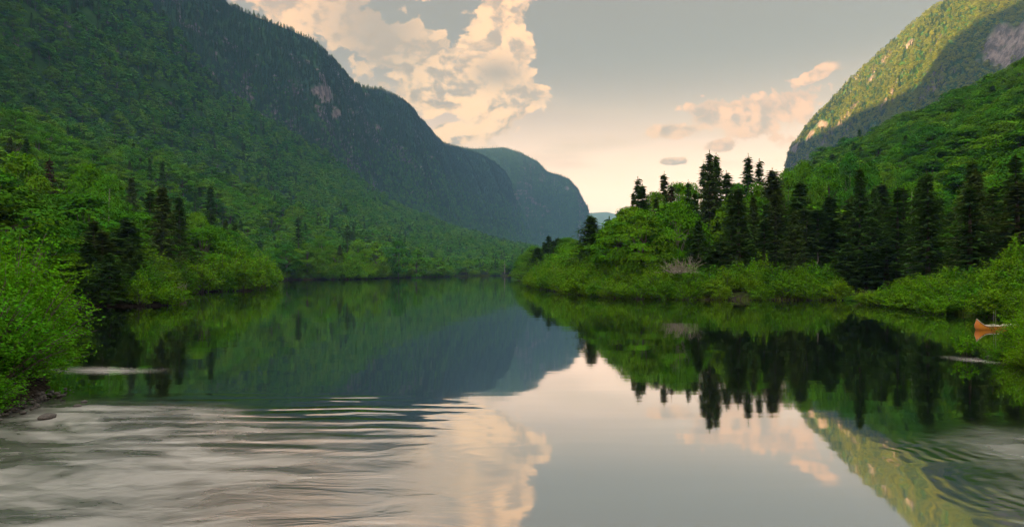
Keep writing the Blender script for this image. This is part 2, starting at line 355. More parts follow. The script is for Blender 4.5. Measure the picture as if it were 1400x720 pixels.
def axis(lo, hi, fine_lo, fine_hi, step, growth=1.09):
    a = list(np.arange(fine_lo, fine_hi, step)); s = step; v = a[-1]
    while v < hi: s *= growth; v += s; a.append(v)
    s = step; v = a[0]; b = []
    while v > lo: s *= growth; v -= s; b.append(v)
    return np.array(b[::-1]+a)
gx = axis(-30000, 30000, -60, 50, 0.8, 1.07); gy = axis(-30000, 30000, 2, 120, 0.8, 1.05)
GX, GY = np.meshgrid(gx, gy); GZ = gz(GX, GY)
far = np.hypot(GX, GY-600); GZ = np.where(far > 1500, 3.5, GZ)
nx, ny = len(gx), len(gy); I = np.arange(nx*ny).reshape(ny, nx)
F = np.stack([I[:-1, :-1], I[:-1, 1:], I[1:, 1:], I[1:, :-1]], -1).reshape(-1, 4)
obj('ground', mesh('ground', np.stack([GX, GY, GZ], -1).reshape(-1, 3), F, M['bank'], smooth=True), kind='structure')
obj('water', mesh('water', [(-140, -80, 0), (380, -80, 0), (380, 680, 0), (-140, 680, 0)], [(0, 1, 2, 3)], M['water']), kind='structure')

# ------------------------------------------------------------------ mountains: foot line -> crest line, both in metres
def W(px, py, d): return np.array([(px-700)/FPX*d, d, CAMZ+(HOR-py)/FPX*d])
def resample(P, n):
    P = np.asarray(P, float); s = np.concatenate([[0], np.cumsum(np.linalg.norm(np.diff(P, axis=0), axis=1))]); u = np.linspace(0, s[-1], n)
    return np.stack([np.interp(u, s, P[:, k]) for k in range(P.shape[1])], 1)
def mountain(crest_px, foot, tree_h, amp, gull, ns, nt, prof, rocks=(), seed=0.0, back=0.5):
    C = np.array([W(*c) if len(c) == 3 else c[1:] for c in crest_px], float); C[:, 2] -= tree_h
    Ft = np.array([(f[0], f[1], f[2] if len(f) > 2 else -1.0) for f in foot], float)
    # matching parameter: the same number of points in both lists
    tt = np.linspace(0, 1, len(C)); seg = np.concatenate([[0], np.cumsum(np.linalg.norm(np.diff(C, axis=0), axis=1))]); seg /= seg[-1]
    u = np.interp(np.linspace(0, 1, ns), seg, tt)
    Cr = np.stack([np.interp(u, tt, C[:, k]) for k in range(3)], 1)
    tf = np.linspace(0, 1, len(Ft)); Fr = np.stack([np.interp(u, tf, Ft[:, k]) for k in range(3)], 1)
    w = max(3, ns//40)
    for k in range(3): Fr[:, k] = np.convolve(np.pad(Fr[:, k], w, 'edge'), np.ones(2*w+1)/(2*w+1), 'valid')
    t = np.linspace(0, 1, nt)
    q = prof(t)
    G = Fr[:, None, :]*(1-t)[None, :, None]+Cr[:, None, :]*t[None, :, None]
    G[:, :, 2] = Fr[:, None, 2]+(Cr[:, None, 2]-Fr[:, None, 2])*q[None, :]
    L = seg and 0 if False else np.linalg.norm(C[-1]-C[0])
    along = np.cumsum(np.concatenate([[0], np.linalg.norm(np.diff(Cr, axis=0), axis=1)]))
    nrm = unit(np.cross(np.gradient(G, axis=0), np.gradient(G, axis=1)))
    nrm *= np.where(nrm[:, :, 2:3] < 0, -1, 1)
    hgt = G[:, :, 2]
    edge = np.clip(np.minimum(t, (1-t)*2.5)*6, 0, 1)[None, :]
    nz = gull*fbm(along[:, None]/90+seed+t[None, :]*1.2, t[None, :]*1.3+seed, 4)*edge+amp*fbm(G[:, :, 0]/60+seed, G[:, :, 1]/60+G[:, :, 2]/60, 5)*edge
    G = G+nrm*nz[:, :, None]
    # back of the mountain
    tb = np.linspace(0, 1, 8)[1:]
    dirb = Cr-Fr; dirb[:, 2] = 0; dirb = unit(dirb)
    B = Cr[:, None, :]+dirb[:, None, :]*(tb*back*600)[None, :, None]; B[:, :, 2] = Cr[:, None, 2]*(1-tb**1.6)[None, :]-2
    A = np.concatenate([G, B], 1); n1, n2 = A.shape[:2]
    V = A.reshape(-1, 3)
    I = np.arange(n1*n2).reshape(n1, n2); F = np.stack([I[:-1, :-1], I[1:, :-1], I[1:, 1:], I[:-1, 1:]], -1).reshape(-1, 4)
    rk = np.zeros(len(V))
    PX = 700+FPX*V[:, 0]/np.maximum(V[:, 1], 1); PY = HOR-FPX*(V[:, 2]-CAMZ)/np.maximum(V[:, 1], 1)
    nn = fbm(PX/14, PY/9, 4)
    for (rx, ry, a, b, ang, st) in rocks:
        c, s_ = math.cos(R(ang)), math.sin(R(ang)); uu = ((PX-rx)*c+(PY-ry)*s_)/a; vv = (-(PX-rx)*s_+(PY-ry)*c)/b
        rk = np.maximum(rk, st*np.exp(-(uu**2+vv**2))+nn*0.45*np.exp(-(uu**2+vv**2)*0.6))
    V[:, 2] += 0
    a, b, c, d = V[F[:, 0]], V[F[:, 1]], V[F[:, 2]], V[F[:, 3]]
    me = mesh('mountain', V, F, M['mountain'], smooth=True, rock=rk)
    obj('mountain', me, kind='structure')
    return dict(V=V, F=F, rk=rk, n2=n2)
def scatter(S, spacing, seed, ylim=None):
    """points spread over a surface, at least about `spacing` apart, away from bare rock"""
    rg = np.random.default_rng(seed); V, F = S['V'], S['F']
    T = np.concatenate([F[:, [0, 1, 2]], F[:, [0, 2, 3]]]); a, b, c = V[T[:, 0]], V[T[:, 1]], V[T[:, 2]]
    ar = np.linalg.norm(np.cross(b-a, c-a), axis=1)/2
    rk = S['rk'][T].mean(1)
    n = int(ar.sum()/spacing**2*1.25); k = rg.choice(len(T), n, p=ar/ar.sum())
    r1, r2 = rg.random(n), rg.random(n); f = r1+r2 > 1; r1[f] = 1-r1[f]; r2[f] = 1-r2[f]
    P = a[k]+(b-a)[k]*r1[:, None]+(c-a)[k]*r2[:, None]
    keep = rk[k] < 0.25+0.3*rg.random(n); P = P[keep]
    cell = np.floor(P/(spacing*0.78)).astype(np.int64); _, u = np.unique(cell, axis=0, return_index=True); P = P[u]
    px = 700+FPX*P[:, 0]/np.maximum(P[:, 1], 1); return P[(P[:, 2] > 0.4) & (P[:, 1] > 15) & (px > -350) & (px < 1750)]

lin = lambda p: (lambda t: t**p)
cliffy = lambda t: 0.55*t**1.15+0.45*(1/(1+np.exp(-(t-0.72)*11))-1/(1+np.exp(0.72*11)))/(1/(1+np.exp(-0.28*11))-1/(1+np.exp(0.72*11)))
S_A1 = mountain([(-350, 70, 250), (-150, 100, 300), (0, 140, 350), (130, 183, 400), (220, 205, 430), (300, 238, 470), (350, 258, 500), (400, 275, 530), (440, 293, 560), (480, 308, 600), (540, 328, 640), (600, 346, 690), (650, 362, 720)],
    [(-62, -10), (-58, 40), (-60, 75), (-66, 110), (-85, 165), (-100, 220), (-108, 260), (-98, 300), (-92, 340), (-88, 390), (-80, 430), (-70, 500), (-60, 580)], 8, 3.0, 8, 160, 70, lin(1.12), seed=3.1)
S_A2 = mountain([(0, -480, -500, 300), (0, -470, -200, 330), (0, -465, 80, 345), (0, -460, 300, 345), (-150, -250, 500), (0, -150, 600), (110, -70, 700), (190, -10, 770), (233, 25, 800), (270, 80, 850), (304, 117, 880), (354, 152, 930), (400, 183, 980), (444, 205, 1030), (480, 233, 1080), (510, 257, 1130), (561, 287, 1200), (615, 308, 1280), (660, 323, 1340), (690, 331, 1380), (730, 341, 1400), (790, 360, 1420)],  # unseen crest at and behind the camera, added to shade the right bank
    [(-230, -450), (-230, -200), (-228, 0), (-228, 100), (-230, 200), (-240, 270), (-240, 330), (-230, 380), (-215, 420), (-205, 450), (-190, 480), (-175, 510), (-160, 540), (-145, 565), (-120, 580), (-100, 590), (-70, 592), (-30, 592), (5, 592), (40, 596), (90, 610), (160, 640)], 8, 5, 16, 220, 100, lin(1.25),
    rocks=[(95, 35, 22, 6, 40, 0.75), (250, 40, 10, 4, 30, 0.5)], seed=8.3)
S_B = mountain([(-60, -370, 900), (60, -280, 1000), (180, -165, 1130), (255, -55, 1200), (310, 0, 1250), (350, 17, 1310), (400, 37, 1390), (430, 52, 1450), (458, 80, 1540), (478, 106, 1650), (500, 117, 1760), (520, 118, 1840), (545, 131, 1950), (570, 154, 2080), (590, 178, 2250), (605, 193, 2420), (640, 203, 2620), (675, 219, 2780), (695, 245, 2850), (710, 285, 2900), (722, 325, 2950)],  # first crest points unseen, raised to cast shade on the right mountain
    [(-420, 560, 60), (-410, 620, 60), (-400, 680, 50), (-385, 740, 50), (-360, 800, 40), (-335, 860, 30), (-310, 930, 20), (-290, 1000, 10), (-265, 1080, 5), (-235, 1170, 0), (-200, 1260), (-160, 1350), (-115, 1440), (-70, 1540), (-20, 1650), (30, 1780), (80, 1950), (100, 2150), (110, 2350), (120, 2550), (110, 2750)],
    9, 7, 26, 330, 130, cliffy, rocks=[(440, 128, 22, 13, 30, 0.8), (460, 155, 10, 12, 10, 0.75), (490, 155, 12, 6, 10, 0.6), (518, 175, 10, 5, 30, 0.7), (340, 130, 20, 4, 50, 0.8), (420, 85, 8, 4, 30, 0.6), (515, 192, 4, 3, 0, 0.7), (590, 215, 8, 4, 0, 0.6), (500, 130, 8, 5, 0, 0.5), (330, 30, 6, 6, 0, .5)], seed=1.7)
S_C = mountain([(540, 215, 3050), (580, 205, 3100), (615, 198, 3150), (650, 201, 3200), (690, 199, 3250), (715, 208, 3300), (735, 218, 3350), (748, 232, 3400), (765, 237, 3440), (778, 242, 3460), (790, 256, 3480), (800, 277, 3500), (808, 295, 3520), (820, 312, 3540), (832, 335, 3560), (850, 366, 3580)],
    [(-400, 2500), (-320, 2520), (-240, 2550), (-150, 2600), (-60, 2640), (20, 2680), (80, 2720), (140, 2760), (200, 2800), (240, 2850), (290, 2900), (340, 2980), (400, 3060), (440, 3140), (500, 3260), (560, 3400)], 9, 8, 34, 200, 90, cliffy,
    rocks=[(740, 245, 6, 6, 0, 0.55), (690, 235, 8, 4, 0, 0.5), (776, 258, 5, 7, 0, 0.5)], seed=5.9, back=1.0)
S_D = mountain([(700, 330, 6600), (760, 305, 6700), (800, 291, 6800), (830, 289, 6900), (845, 293, 7000), (865, 301, 7050), (900, 306, 7100), (1000, 295, 7200), (1100, 300, 7300)],
    [(0, 5600), (300, 5650), (500, 5700), (800, 5750), (1000, 5800), (1200, 5850), (1500, 5900), (2000, 5950), (2600, 6000)], 4, 20, 60, 120, 40, lin(1.2), seed=2.2, back=2.0)
S_F = mountain([(2050, -60, 140), (1750, 0, 175), (1550, 48, 210), (1400, 92, 250), (1330, 122, 275), (1250, 160, 310), (1180, 190, 350), (1130, 210, 390), (1080, 234, 430), (1040, 257, 480), (1000, 282, 530), (950, 318, 600)],
    [(50, -20), (48, 20), (52, 50), (56, 75), (60, 88), (62, 100), (62, 120), (62, 150), (64, 200), (68, 280), (80, 320), (160, 380)], 8, 2.0, 5, 140, 60, lin(1.05), seed=6.4)
S_G = mountain([(1076, 232, 1760), (1080, 212, 1745), (1086, 192, 1725), (1098, 178, 1700), (1111, 161, 1660), (1140, 129, 1600), (1160, 107, 1560), (1180, 87, 1500), (1200, 70, 1450), (1225, 47, 1400), (1250, 25, 1350), (1270, 9, 1310), (1292, -4, 1270), (1340, -30, 1210), (1450, -85, 1120), (1650, -150, 1000)],
    [(690, 1730), (640, 1690), (600, 1640), (570, 1590), (545, 1530), (525, 1470), (505, 1400), (490, 1330), (475, 1260), (460, 1190), (450, 1120), (440, 1050), (432, 980), (425, 900), (420, 800), (420, 650)],
    9, 7, 24, 240, 120, cliffy, rocks=[(1385, 60, 50, 42, -20, 0.80), (1125, 170, 12, 10, -50, 0.8), (1108, 185, 16, 5, -50, 0.7), (1088, 202, 10, 7, -60, 0.75), (1245, 60, 12, 6, -50, 0.6), (1190, 110, 14, 5, -45, 0.55), (1290, 115, 14, 6, -20, 0.5), (1160, 130, 14, 5, -50, .5), (1330, 85, 14, 10, 0, .5)], seed=9.9)

# ------------------------------------------------------------------ plant meshes
def broad_crown(rg, H, Rr, pads, per, leaf, zlo=0.22, squash=1.0):
    """crown of a broadleaf tree: leaf sprays gathered in pads over limbs, with gaps between"""
    n = pads; u = rg.random(n); az_ = rg.random(n)*2*np.pi+np.arange(n)*2.4
    cz = zlo+(1-zlo)*u**0.85                                     # height fraction
    prof = np.sin(np.clip((cz-zlo)/(1-zlo), 0, 1)**0.75*np.pi*0.90+0.22)
    rad = Rr*np.clip(prof, 0.1, 1)*(0.62+0.4*rg.random(n)**0.5)
    C = np.stack([rad*np.cos(az_), rad*np.sin(az_), cz*H*0.93], 1)
    pr = Rr*(0.22+0.17*rg.random(n))*squash
    Ls, Ns, S, T = [], [], [], []
    for i in range(n):
        d = unit(rg.normal(size=(per, 3))); d[:, 2] = np.where(d[:, 2] < -0.25, -d[:, 2], d[:, 2])
        r = pr[i]*(0.55+0.5*rg.random(per)**0.6)
        P = C[i]+d*r[:, None]*np.array([1.15, 1.15, 0.72])
        Ls.append(P); Ns.append(d*0.6+unit(P-np.array([0, 0, H*0.45]))*0.75+np.array([0, 0, 0.45])+rg.normal(size=(per, 3))*0.38)
        S.append(leaf*(0.6+0.8*rg.random(per))); T.append(np.clip(0.5+0.18*rg.normal()+0.16*rg.normal(size=per), 0, 1))
    C2 = np.concatenate(Ls); V, F = leaves(C2, np.concatenate(Ns), np.concatenate(S), 0.6, rg=rg)
    return V, F, np.repeat(np.concatenate(T), 4), C, pr
def broad_tree(seed, H, Rr, pads, per, leaf, m='leaf', bark='bark', zlo=0.22):
    rg = np.random.default_rng(seed); V, F, T, C, pr = broad_crown(rg, H, Rr, pads, per, leaf, zlo)
    crown = mesh('crown', V, F, M[m], tone=T)
    a = Acc(); top = H*0.62
    zz = np.linspace(-0.8, top, 7); wob = np.cumsum(rg.normal(size=(7, 2))*0.10, 0)
    P = np.stack([wob[:, 0], wob[:, 1], zz], 1); a.tube(P, np.interp(zz, [-0.8, 0.4, top], [H*0.022, H*0.016, H*0.006]), 7)
    for i in rg.choice(len(C), min(14, len(C)), replace=False):
        z0 = H*(0.22+0.35*rg.random()); s = np.array([np.interp(z0, zz, P[:, 0]), np.interp(z0, zz, P[:, 1]), z0])
        e = C[i]; mid = (s+e)/2+np.array([0, 0, 0.35]); a.tube([s, mid, e], [H*0.008, H*0.005, H*0.002], 5)
    return crown, a.build('trunk', M[bark], True)
def conifer(seed, H, Rb, levels, br, segs, m='needle', sparse=0.0, zlo=0.10, power=0.90, q=1.0, droop=0.25, twig=0.26):
    rg = np.random.default_rng(seed); Cs, Ax, Nn, Sz, Tn = [], [], [], [], []
    a = Acc(); zz = np.linspace(-0.6, H, 8); a.tube(np.stack([zz*0, zz*0, zz], 1), np.interp(zz, [-0.6, 0.5, H], [H*0.016, H*0.013, 0.015]), 6)
    for l in range(levels):
        f = l/levels; z = H*(zlo+(0.985-zlo)*f**0.92); Lz = Rb*(1-f)**power*(0.78+0.34*rg.random())+0.06
        a0 = rg.random()*6.28
        for b in range(br):
            if rg.random() < sparse: continue
            an = a0+b*6.283/br+rg.normal()*0.22; L_ = Lz*(0.55+0.65*rg.random())
            d = np.array([math.cos(an), math.sin(an), 0]); sd = np.array([-d[1], d[0], 0])
            z1 = z+rg.normal()*0.26; up = 0.25*f-droop*(1-f)
            tone = np.clip(0.5+0.2*rg.normal(), 0, 1)
            ns = max(2, int(segs*(0.4+0.6*L_/Rb)))
            for k in range(ns):
                t = (k+0.6)/ns; zc = z1+L_*(up*t-0.22*math.sin(t*2.6)*0.6+0.16*t*t)
                w = (1-t)*0.5+0.18
                for sg in (-1, 1):
                    p = d*L_*t+np.array([0, 0, zc])+sd*sg*w*twig*1.1*(0.5+rg.random()*0.7)
                    Cs.append(p+rg.normal(size=3)*0.03*Rb); Ax.append(d*0.8+sd*sg*0.75+np.array([0, 0, -0.25])); Sz.append(twig*(0.75+0.6*rg.random())*(0.6+0.5*w+0.2))
                    Nn.append(np.array([0, 0, 1.0])+d*0.35+rg.normal(size=3)*0.35); Tn.append(tone+0.12*rg.normal())
            if q >= 1 and L_ > 0.6: a.tube([[0, 0, z1-0.05], list(d*L_*0.8+np.array([0, 0, z1+L_*up*0.8-0.1]))], [0.03, 0.008], 3)
    for k in range(10): Cs.append(np.array([0, 0, H*(0.955+0.0075*k)])); Ax.append(np.array([0.1*rg.normal(), 0.1*rg.normal(), 1])); Sz.append(twig*0.5); Nn.append(rg.normal(size=3)); Tn.append(0.6)
    V, F = leaves(np.array(Cs), np.array(Nn), np.array(Sz), 0.34, axis=np.array(Ax), rg=rg)
    return mesh('crown', V, F, M[m], tone=np.repeat(np.clip(Tn, 0, 1), 4)), a.build('trunk', M['bark'], True)
def shrub_mesh(seed, Rr, H, stems, per, leaf, m, hang=0.0):
    """multi-stemmed shrub: leaves along arching shoots that leave the base in all directions"""
    rg = np.random.default_rng(seed); a = Acc(); Cs, Nn, Sz, Tn, Ax = [], [], [], [], []
    for s in range(stems):
        an = rg.random()*6.283; rr = Rr*rg.random()**0.55; tip = np.array([rr*math.cos(an), rr*math.sin(an), 0.0])
        tip[2] = H*math.sqrt(max(0.0, 1-(rr/Rr)**2.2))*(0.72+0.33*rg.random())+0.10*H
        if rg.random() < 0.14: tip = tip*1.16+np.array([0, 0, 0.12*H])
        base = np.array([math.cos(an), math.sin(an), 0])*rr*0.25; mid = (base*0.45+tip*0.55)+np.array([0, 0, tip[2]*0.16]); mid[:2] *= 0.85
        ts = np.linspace(0, 1, 6)[:, None]; P = (1-ts)**2*base+2*ts*(1-ts)*mid+ts*ts*tip
        if s % 3 == 0: a.tube(P, np.linspace(0.028, 0.006, 6)*Rr/2, 4)
        t = 0.22+0.80*rg.random((per, 1))**0.8; L = (1-t)**2*base+2*t*(1-t)*mid+t*t*tip
        d = unit(2*(1-t)*(mid-base)+2*t*(tip-mid))
        L = L+rg.normal(size=(per, 3))*np.array([1, 1, 0.8])*0.085*Rr*(0.5+0.6*(1.1-t))
        Cs.append(L); Nn.append(rg.normal(size=(per, 3))*0.55+np.array([0, 0, 0.9])+0.35*unit(L-np.array([0, 0, H*0.35]))); Ax.append(d+rg.normal(size=(per, 3))*0.7)
        Sz.append(leaf*(0.65+0.7*rg.random(per))); Tn.append(np.clip(0.5+0.16*rg.normal()+0.2*rg.normal(size=per), 0, 1))
    V, F = leaves(np.concatenate(Cs), np.concatenate(Nn), np.concatenate(Sz), 0.5, axis=np.concatenate(Ax), rg=rg)
    V[:, 2] = np.maximum(V[:, 2], 0.03)
    return mesh('foliage', V, F, M[m], tone=np.repeat(np.concatenate(Tn), 4)), a.build('stems', M['bark'], True)
# high detail, for the banks
BH = [broad_tree(11+i, h, r, p, 150, 0.165, bark=bk, zlo=z) for i, (h, r, p, bk, z) in enumerate([(12, 4.6, 62, 'bark', 0.20), (13, 4.0, 58, 'bark', 0.24), (11, 5.0, 64, 'pale_bark', 0.26), (12, 3.4, 50, 'pale_bark', 0.18), (10, 4.2, 56, 'bark', 0.15)])]
BM_ = [broad_tree(31+i, h, r, p, 34, 0.36, zlo=z) for i, (h, r, p, z) in enumerate([(12, 4.6, 52, 0.2), (12, 4.0, 46, 0.22), (11, 5.0, 54, 0.2), (12, 3.6, 44, 0.16)])]
BF = [broad_tree(51+i, h, r, p, 12, 0.70, zlo=z) for i, (h, r, p, z) in enumerate([(12, 4.6, 30, 0.2), (12, 4.2, 26, 0.2), (11, 4.9, 30, 0.25)])]
BFS = [broad_tree(61+i, h, r, p, 12, 0.70, m='leaf_sunlit', zlo=z) for i, (h, r, p, z) in enumerate([(12, 4.6, 30, 0.2), (12, 4.2, 26, 0.2), (11, 4.9, 30, 0.25)])]
CH = [conifer(71, 16, 2.7, 40, 9, 9), conifer(72, 17, 2.2, 42, 8, 8, sparse=0.12), conifer(73, 15, 3.1, 36, 10, 10, power=0.75), conifer(74, 18, 1.9, 40, 7, 7, sparse=0.28, zlo=0.2)]
CBLUE = conifer(75, 13, 2.6, 34, 10, 9, m='needle_blue', power=0.8); CBROWN = conifer(76, 16, 1.9, 36, 7, 7, m='needle_brown', sparse=0.35)
CM_ = [conifer(81+i, 15, r, 20, 6, 4, sparse=s, q=0, twig=0.46) for i, (r, s) in enumerate([(2.7, 0), (2.1, 0.1), (3.0, 0.0)])]
CF = [conifer(91+i, 14, r, 11, 5, 2, q=0, twig=0.85) for i, r in enumerate([2.6, 2.1])]
SH = [shrub_mesh(101, 2.3, 2.7, 110, 42, 0.105, 'shrub'), shrub_mesh(102, 2.6, 2.4, 115, 42, 0.11, 'shrub'), shrub_mesh(103, 2.0, 2.9, 100, 42, 0.10, 'shrub')]
SA = [shrub_mesh(111, 2.4, 3.6, 240, 60, 0.062, 'alder'), shrub_mesh(112, 2.2, 3.3, 220, 60, 0.062, 'alder')]
SW = [shrub_mesh(121, 2.3, 2.7, 220, 60, 0.058, 'shrub')]
SPRIG = shrub_mesh(131, 0.50, 0.85, 22, 16, 0.062, 'alder')

def tag(o, label, cat, group=None):
    o['label'] = label; o['category'] = cat
    if group: o['group'] = group
def put(name, parts, loc, rz, scale, names=('crown', 'trunk')):
    r = bpy.data.objects.new(name, None); COL.objects.link(r); r.empty_display_size = 0.5
    r.location = tuple(float(v) for v in loc); r.rotation_euler = (0, 0, float(rz)); r.scale = tuple(float(v) for v in scale)
    for nm, me in zip(names, parts):
        c = bpy.data.objects.new(nm, me); COL.objects.link(c); c.parent = r
    return r
def proj(P): P = np.atleast_2d(P); return 700+FPX*P[:, 0]/P[:, 1], HOR-FPX*(P[:, 2]-CAMZ)/P[:, 1]

# ------------------------------------------------------------------ where trees stand: (pos, kind, height, width)
TR = []      # dicts
def add_tree(x, y, kind, h, w=None, z=None, var=None, fixed=False):
    z = float(gz(np.array([x]), np.array([y]))[0])-0.1 if z is None else z
    TR.append(dict(p=(float(x), float(y), float(z)), kind=kind, h=h, w=w, var=var, fixed=fixed))
def top_tree(px, py, d, kind, w=None, var=None):
    """a tree whose top the photograph shows at px, py"""
    w *= 1.95 if kind != 'b' else 0.80
    x = (px-700)/FPX*d; z = float(gz(np.array([x]), np.array([d]))[0]); h = CAMZ+(HOR-py)/FPX*d-z
    add_tree(x, d, kind, h, w, z-0.1, var, True)
# the spruces and birches of the right bank, and others that stand out
for t in [(808, 294, 112, 'c', 2.9, 2), (815, 318, 106, 'c', 2.5, 0), (872, 243, 118, 'c', 1.7, 3), (878, 252, 112, 'c', 2.2, 1), (908, 237, 122, 'c', 2.0, 1), (833, 297, 125, 'c', 1.6, 1), (852, 283, 128, 'b', 3.5, 3),
          (970, 208, 104, 'c', 1.9, 1), (979, 212, 106, 'c', 2.1, 0), (962, 222, 110, 'c', 1.8, 3), (1023, 213, 125, 'c', 2.3, 1), (1038, 219, 128, 'c', 1.9, 3), (1056, 232, 100, 'c', 3.2, 0), (1094, 248, 97, 'c', 2.6, 1),
          (993, 235, 112, 'c', 2.4, 3), (1017, 296, 88, 'e', 1.7, None), (1000, 262, 92, 'c', 1.4, 3), (950, 262, 96, 'c', 1.4, 1), (1030, 268, 90, 'c', 1.5, 0), (1060, 262, 90, 'c', 1.7, 1), (1045, 300, 84, 'c', 1.6, 3), (986, 330, 86, 'c', 3.0, 2), (918, 252, 108, 'n', 1.5, None), (1090, 275, 90, 'c', 2.6, 1), (1135, 268, 92, 'c', 2.8, 0), (1165, 270, 88, 'c', 2.8, 1), (1118, 285, 88, 'c', 2.6, 3),
          (1140, 300, 84, 'c', 2.8, 0), (1205, 250, 96, 'c', 2.8, 1), (866, 262, 106, 'c', 1.1, 1), (897, 268, 99, 'c', 1.1, 3), (941, 248, 104, 'c', 1.2, 1), (955, 300, 84, 'c', 1.5, 0), (1160, 330, 78, 'c', 1.7, 2), (1185, 340, 77, 'c', 1.7, 0), (1212, 335, 76, 'c', 1.7, 3), (1190, 300, 84, 'c', 2.9, 2), (1325, 250, 90, 'c', 2.8, 0), (1335, 268, 84, 'c', 2.5, 1), (1313, 280, 82, 'c', 2.6, 3), (1225, 300, 86, 'c', 3.0, 0), (1250, 330, 80, 'c', 3.0, 2), (1385, 300, 80, 'c', 3, 0),
          (750, 322, 215, 'c', 2.6, 1), (735, 338, 190, 'c', 3.4, 2), (745, 335, 200, 'c', 2.6, 0), (763, 325, 205, 'c', 3.5, 0), (757, 328, 200, 'c', 2.2, 3), (770, 345, 180, 'c', 2.6, 1), (744, 330, 240, 'c', 2, 1),
          (222, 255, 96, 'c', 2.4, 0), (245, 268, 108, 'c', 2.0, 1), (180, 242, 175, 'c', 2.6, 0), (205, 260, 120, 'c', 2.2, 3), (160, 325, 72, 'c', 3.4, 2), (175, 300, 80, 'c', 3.0, 0), (68, 215, 110, 'n', 1.6, None), (288, 252, 190, 'c', 2.3, 1), (222, 220, 260, 'c', 2.6, 0), (205, 215, 300, 'c', 2.2, 3), (408, 295, 330, 'c', 2.6, 1), (475, 305, 400, 'c', 3, 0), (130, 310, 75, 'c', 3.0, 2),
          (120, 330, 62, 'c', 1.5, 0), (140, 315, 64, 'c', 1.6, 1), (150, 345, 60, 'c', 1.4, 2), (128, 300, 70, 'c', 1.5, 3), (178, 335, 66, 'c', 1.3, 0), (190, 345, 65, 'c', 1.3, 2)]:
    top_tree(*t)
for t in [(925, 275, 88, 'b', 4.6, 2), (880, 284, 86, 'b', 4.6, 0), (845, 300, 92, 'b', 4.0, 1), (860, 290, 104, 'b', 4.2, 4), (895, 262, 118, 'b', 4.6, 2), (925, 245, 128, 'b', 4.8, 1), (945, 248, 120, 'b', 4.2, 0), (1010, 245, 124, 'b', 4.2, 1), (1035, 248, 118, 'b', 3.8, 3), (1075, 228, 132, 'b', 4.6, 0), (1100, 222, 136, 'b', 5.0, 2),
          (1130, 218, 140, 'b', 5.0, 1), (1160, 208, 150, 'b', 5.2, 0), (1185, 222, 128, 'b', 5.2, 4), (1040, 265, 100, 'b', 3.8, 1), (1240, 250, 100, 'b', 5.6, 2), (1270, 255, 104, 'b', 5.2, 0), (1215, 262, 108, 'b', 4.8, 1), (1290, 265, 96, 'b', 4.4, 3), (1365, 262, 90, 'b', 5.0, 4), (1395, 275, 84, 'b', 5.0, 1), (1350, 240, 112, 'b', 5.0, 2),
          (728, 335, 230, 'b', 5.0, 0), (775, 322, 190, 'b', 4.8, 1), (786, 326, 170, 'b', 4.4, 3), (790, 345, 135, 'b', 3.2, 4), (722, 342, 245, 'b', 5, 4), (758, 330, 235, 'b', 5, 2), (792, 335, 200, 'b', 5, 2), (770, 325, 225, 'b', 5, 1), (712, 352, 268, 'b', 4, 3), (800, 340, 160, 'b', 4, 1),
          (30, 205, 92, 'b', 5.5, 0), (70, 265, 84, 'b', 5.0, 2), (10, 250, 66, 'b', 5.0, 1), (105, 300, 74, 'b', 4.6, 4), (60, 305, 66, 'b', 4.6, 3), (120, 225, 115, 'b', 5.5, 2), (150, 235, 125, 'b', 5.0, 0), (95, 345, 62, 'b', 4.0, 4), (135, 345, 66, 'b', 3.8, 1), (185, 330, 88, 'b', 4.4, 0), (210, 320, 100, 'b', 4.4, 3), (250, 300, 125, 'b', 4.8, 1), (270, 290, 150, 'b', 5, 2),
          (392, 333, 268, 'b', 6.5, 0), (420, 330, 280, 'b', 5.5, 1), (440, 322, 290, 'b', 6.5, 2), (515, 330, 330, 'b', 6, 1), (545, 328, 350, 'b', 7.5, 0), (490, 325, 340, 'b', 6.5, 2), (570, 340, 370, 'b', 6.5, 3), (600, 350, 430, 'b', 6, 1)]:
    top_tree(*t)
def clear_of(P, rad):
    Q = np.array([t['p'][:2] for t in TR]); return np.array([np.min((Q[:, 0]-p[0])**2+(Q[:, 1]-p[1])**2) > rad*rad for p in P])
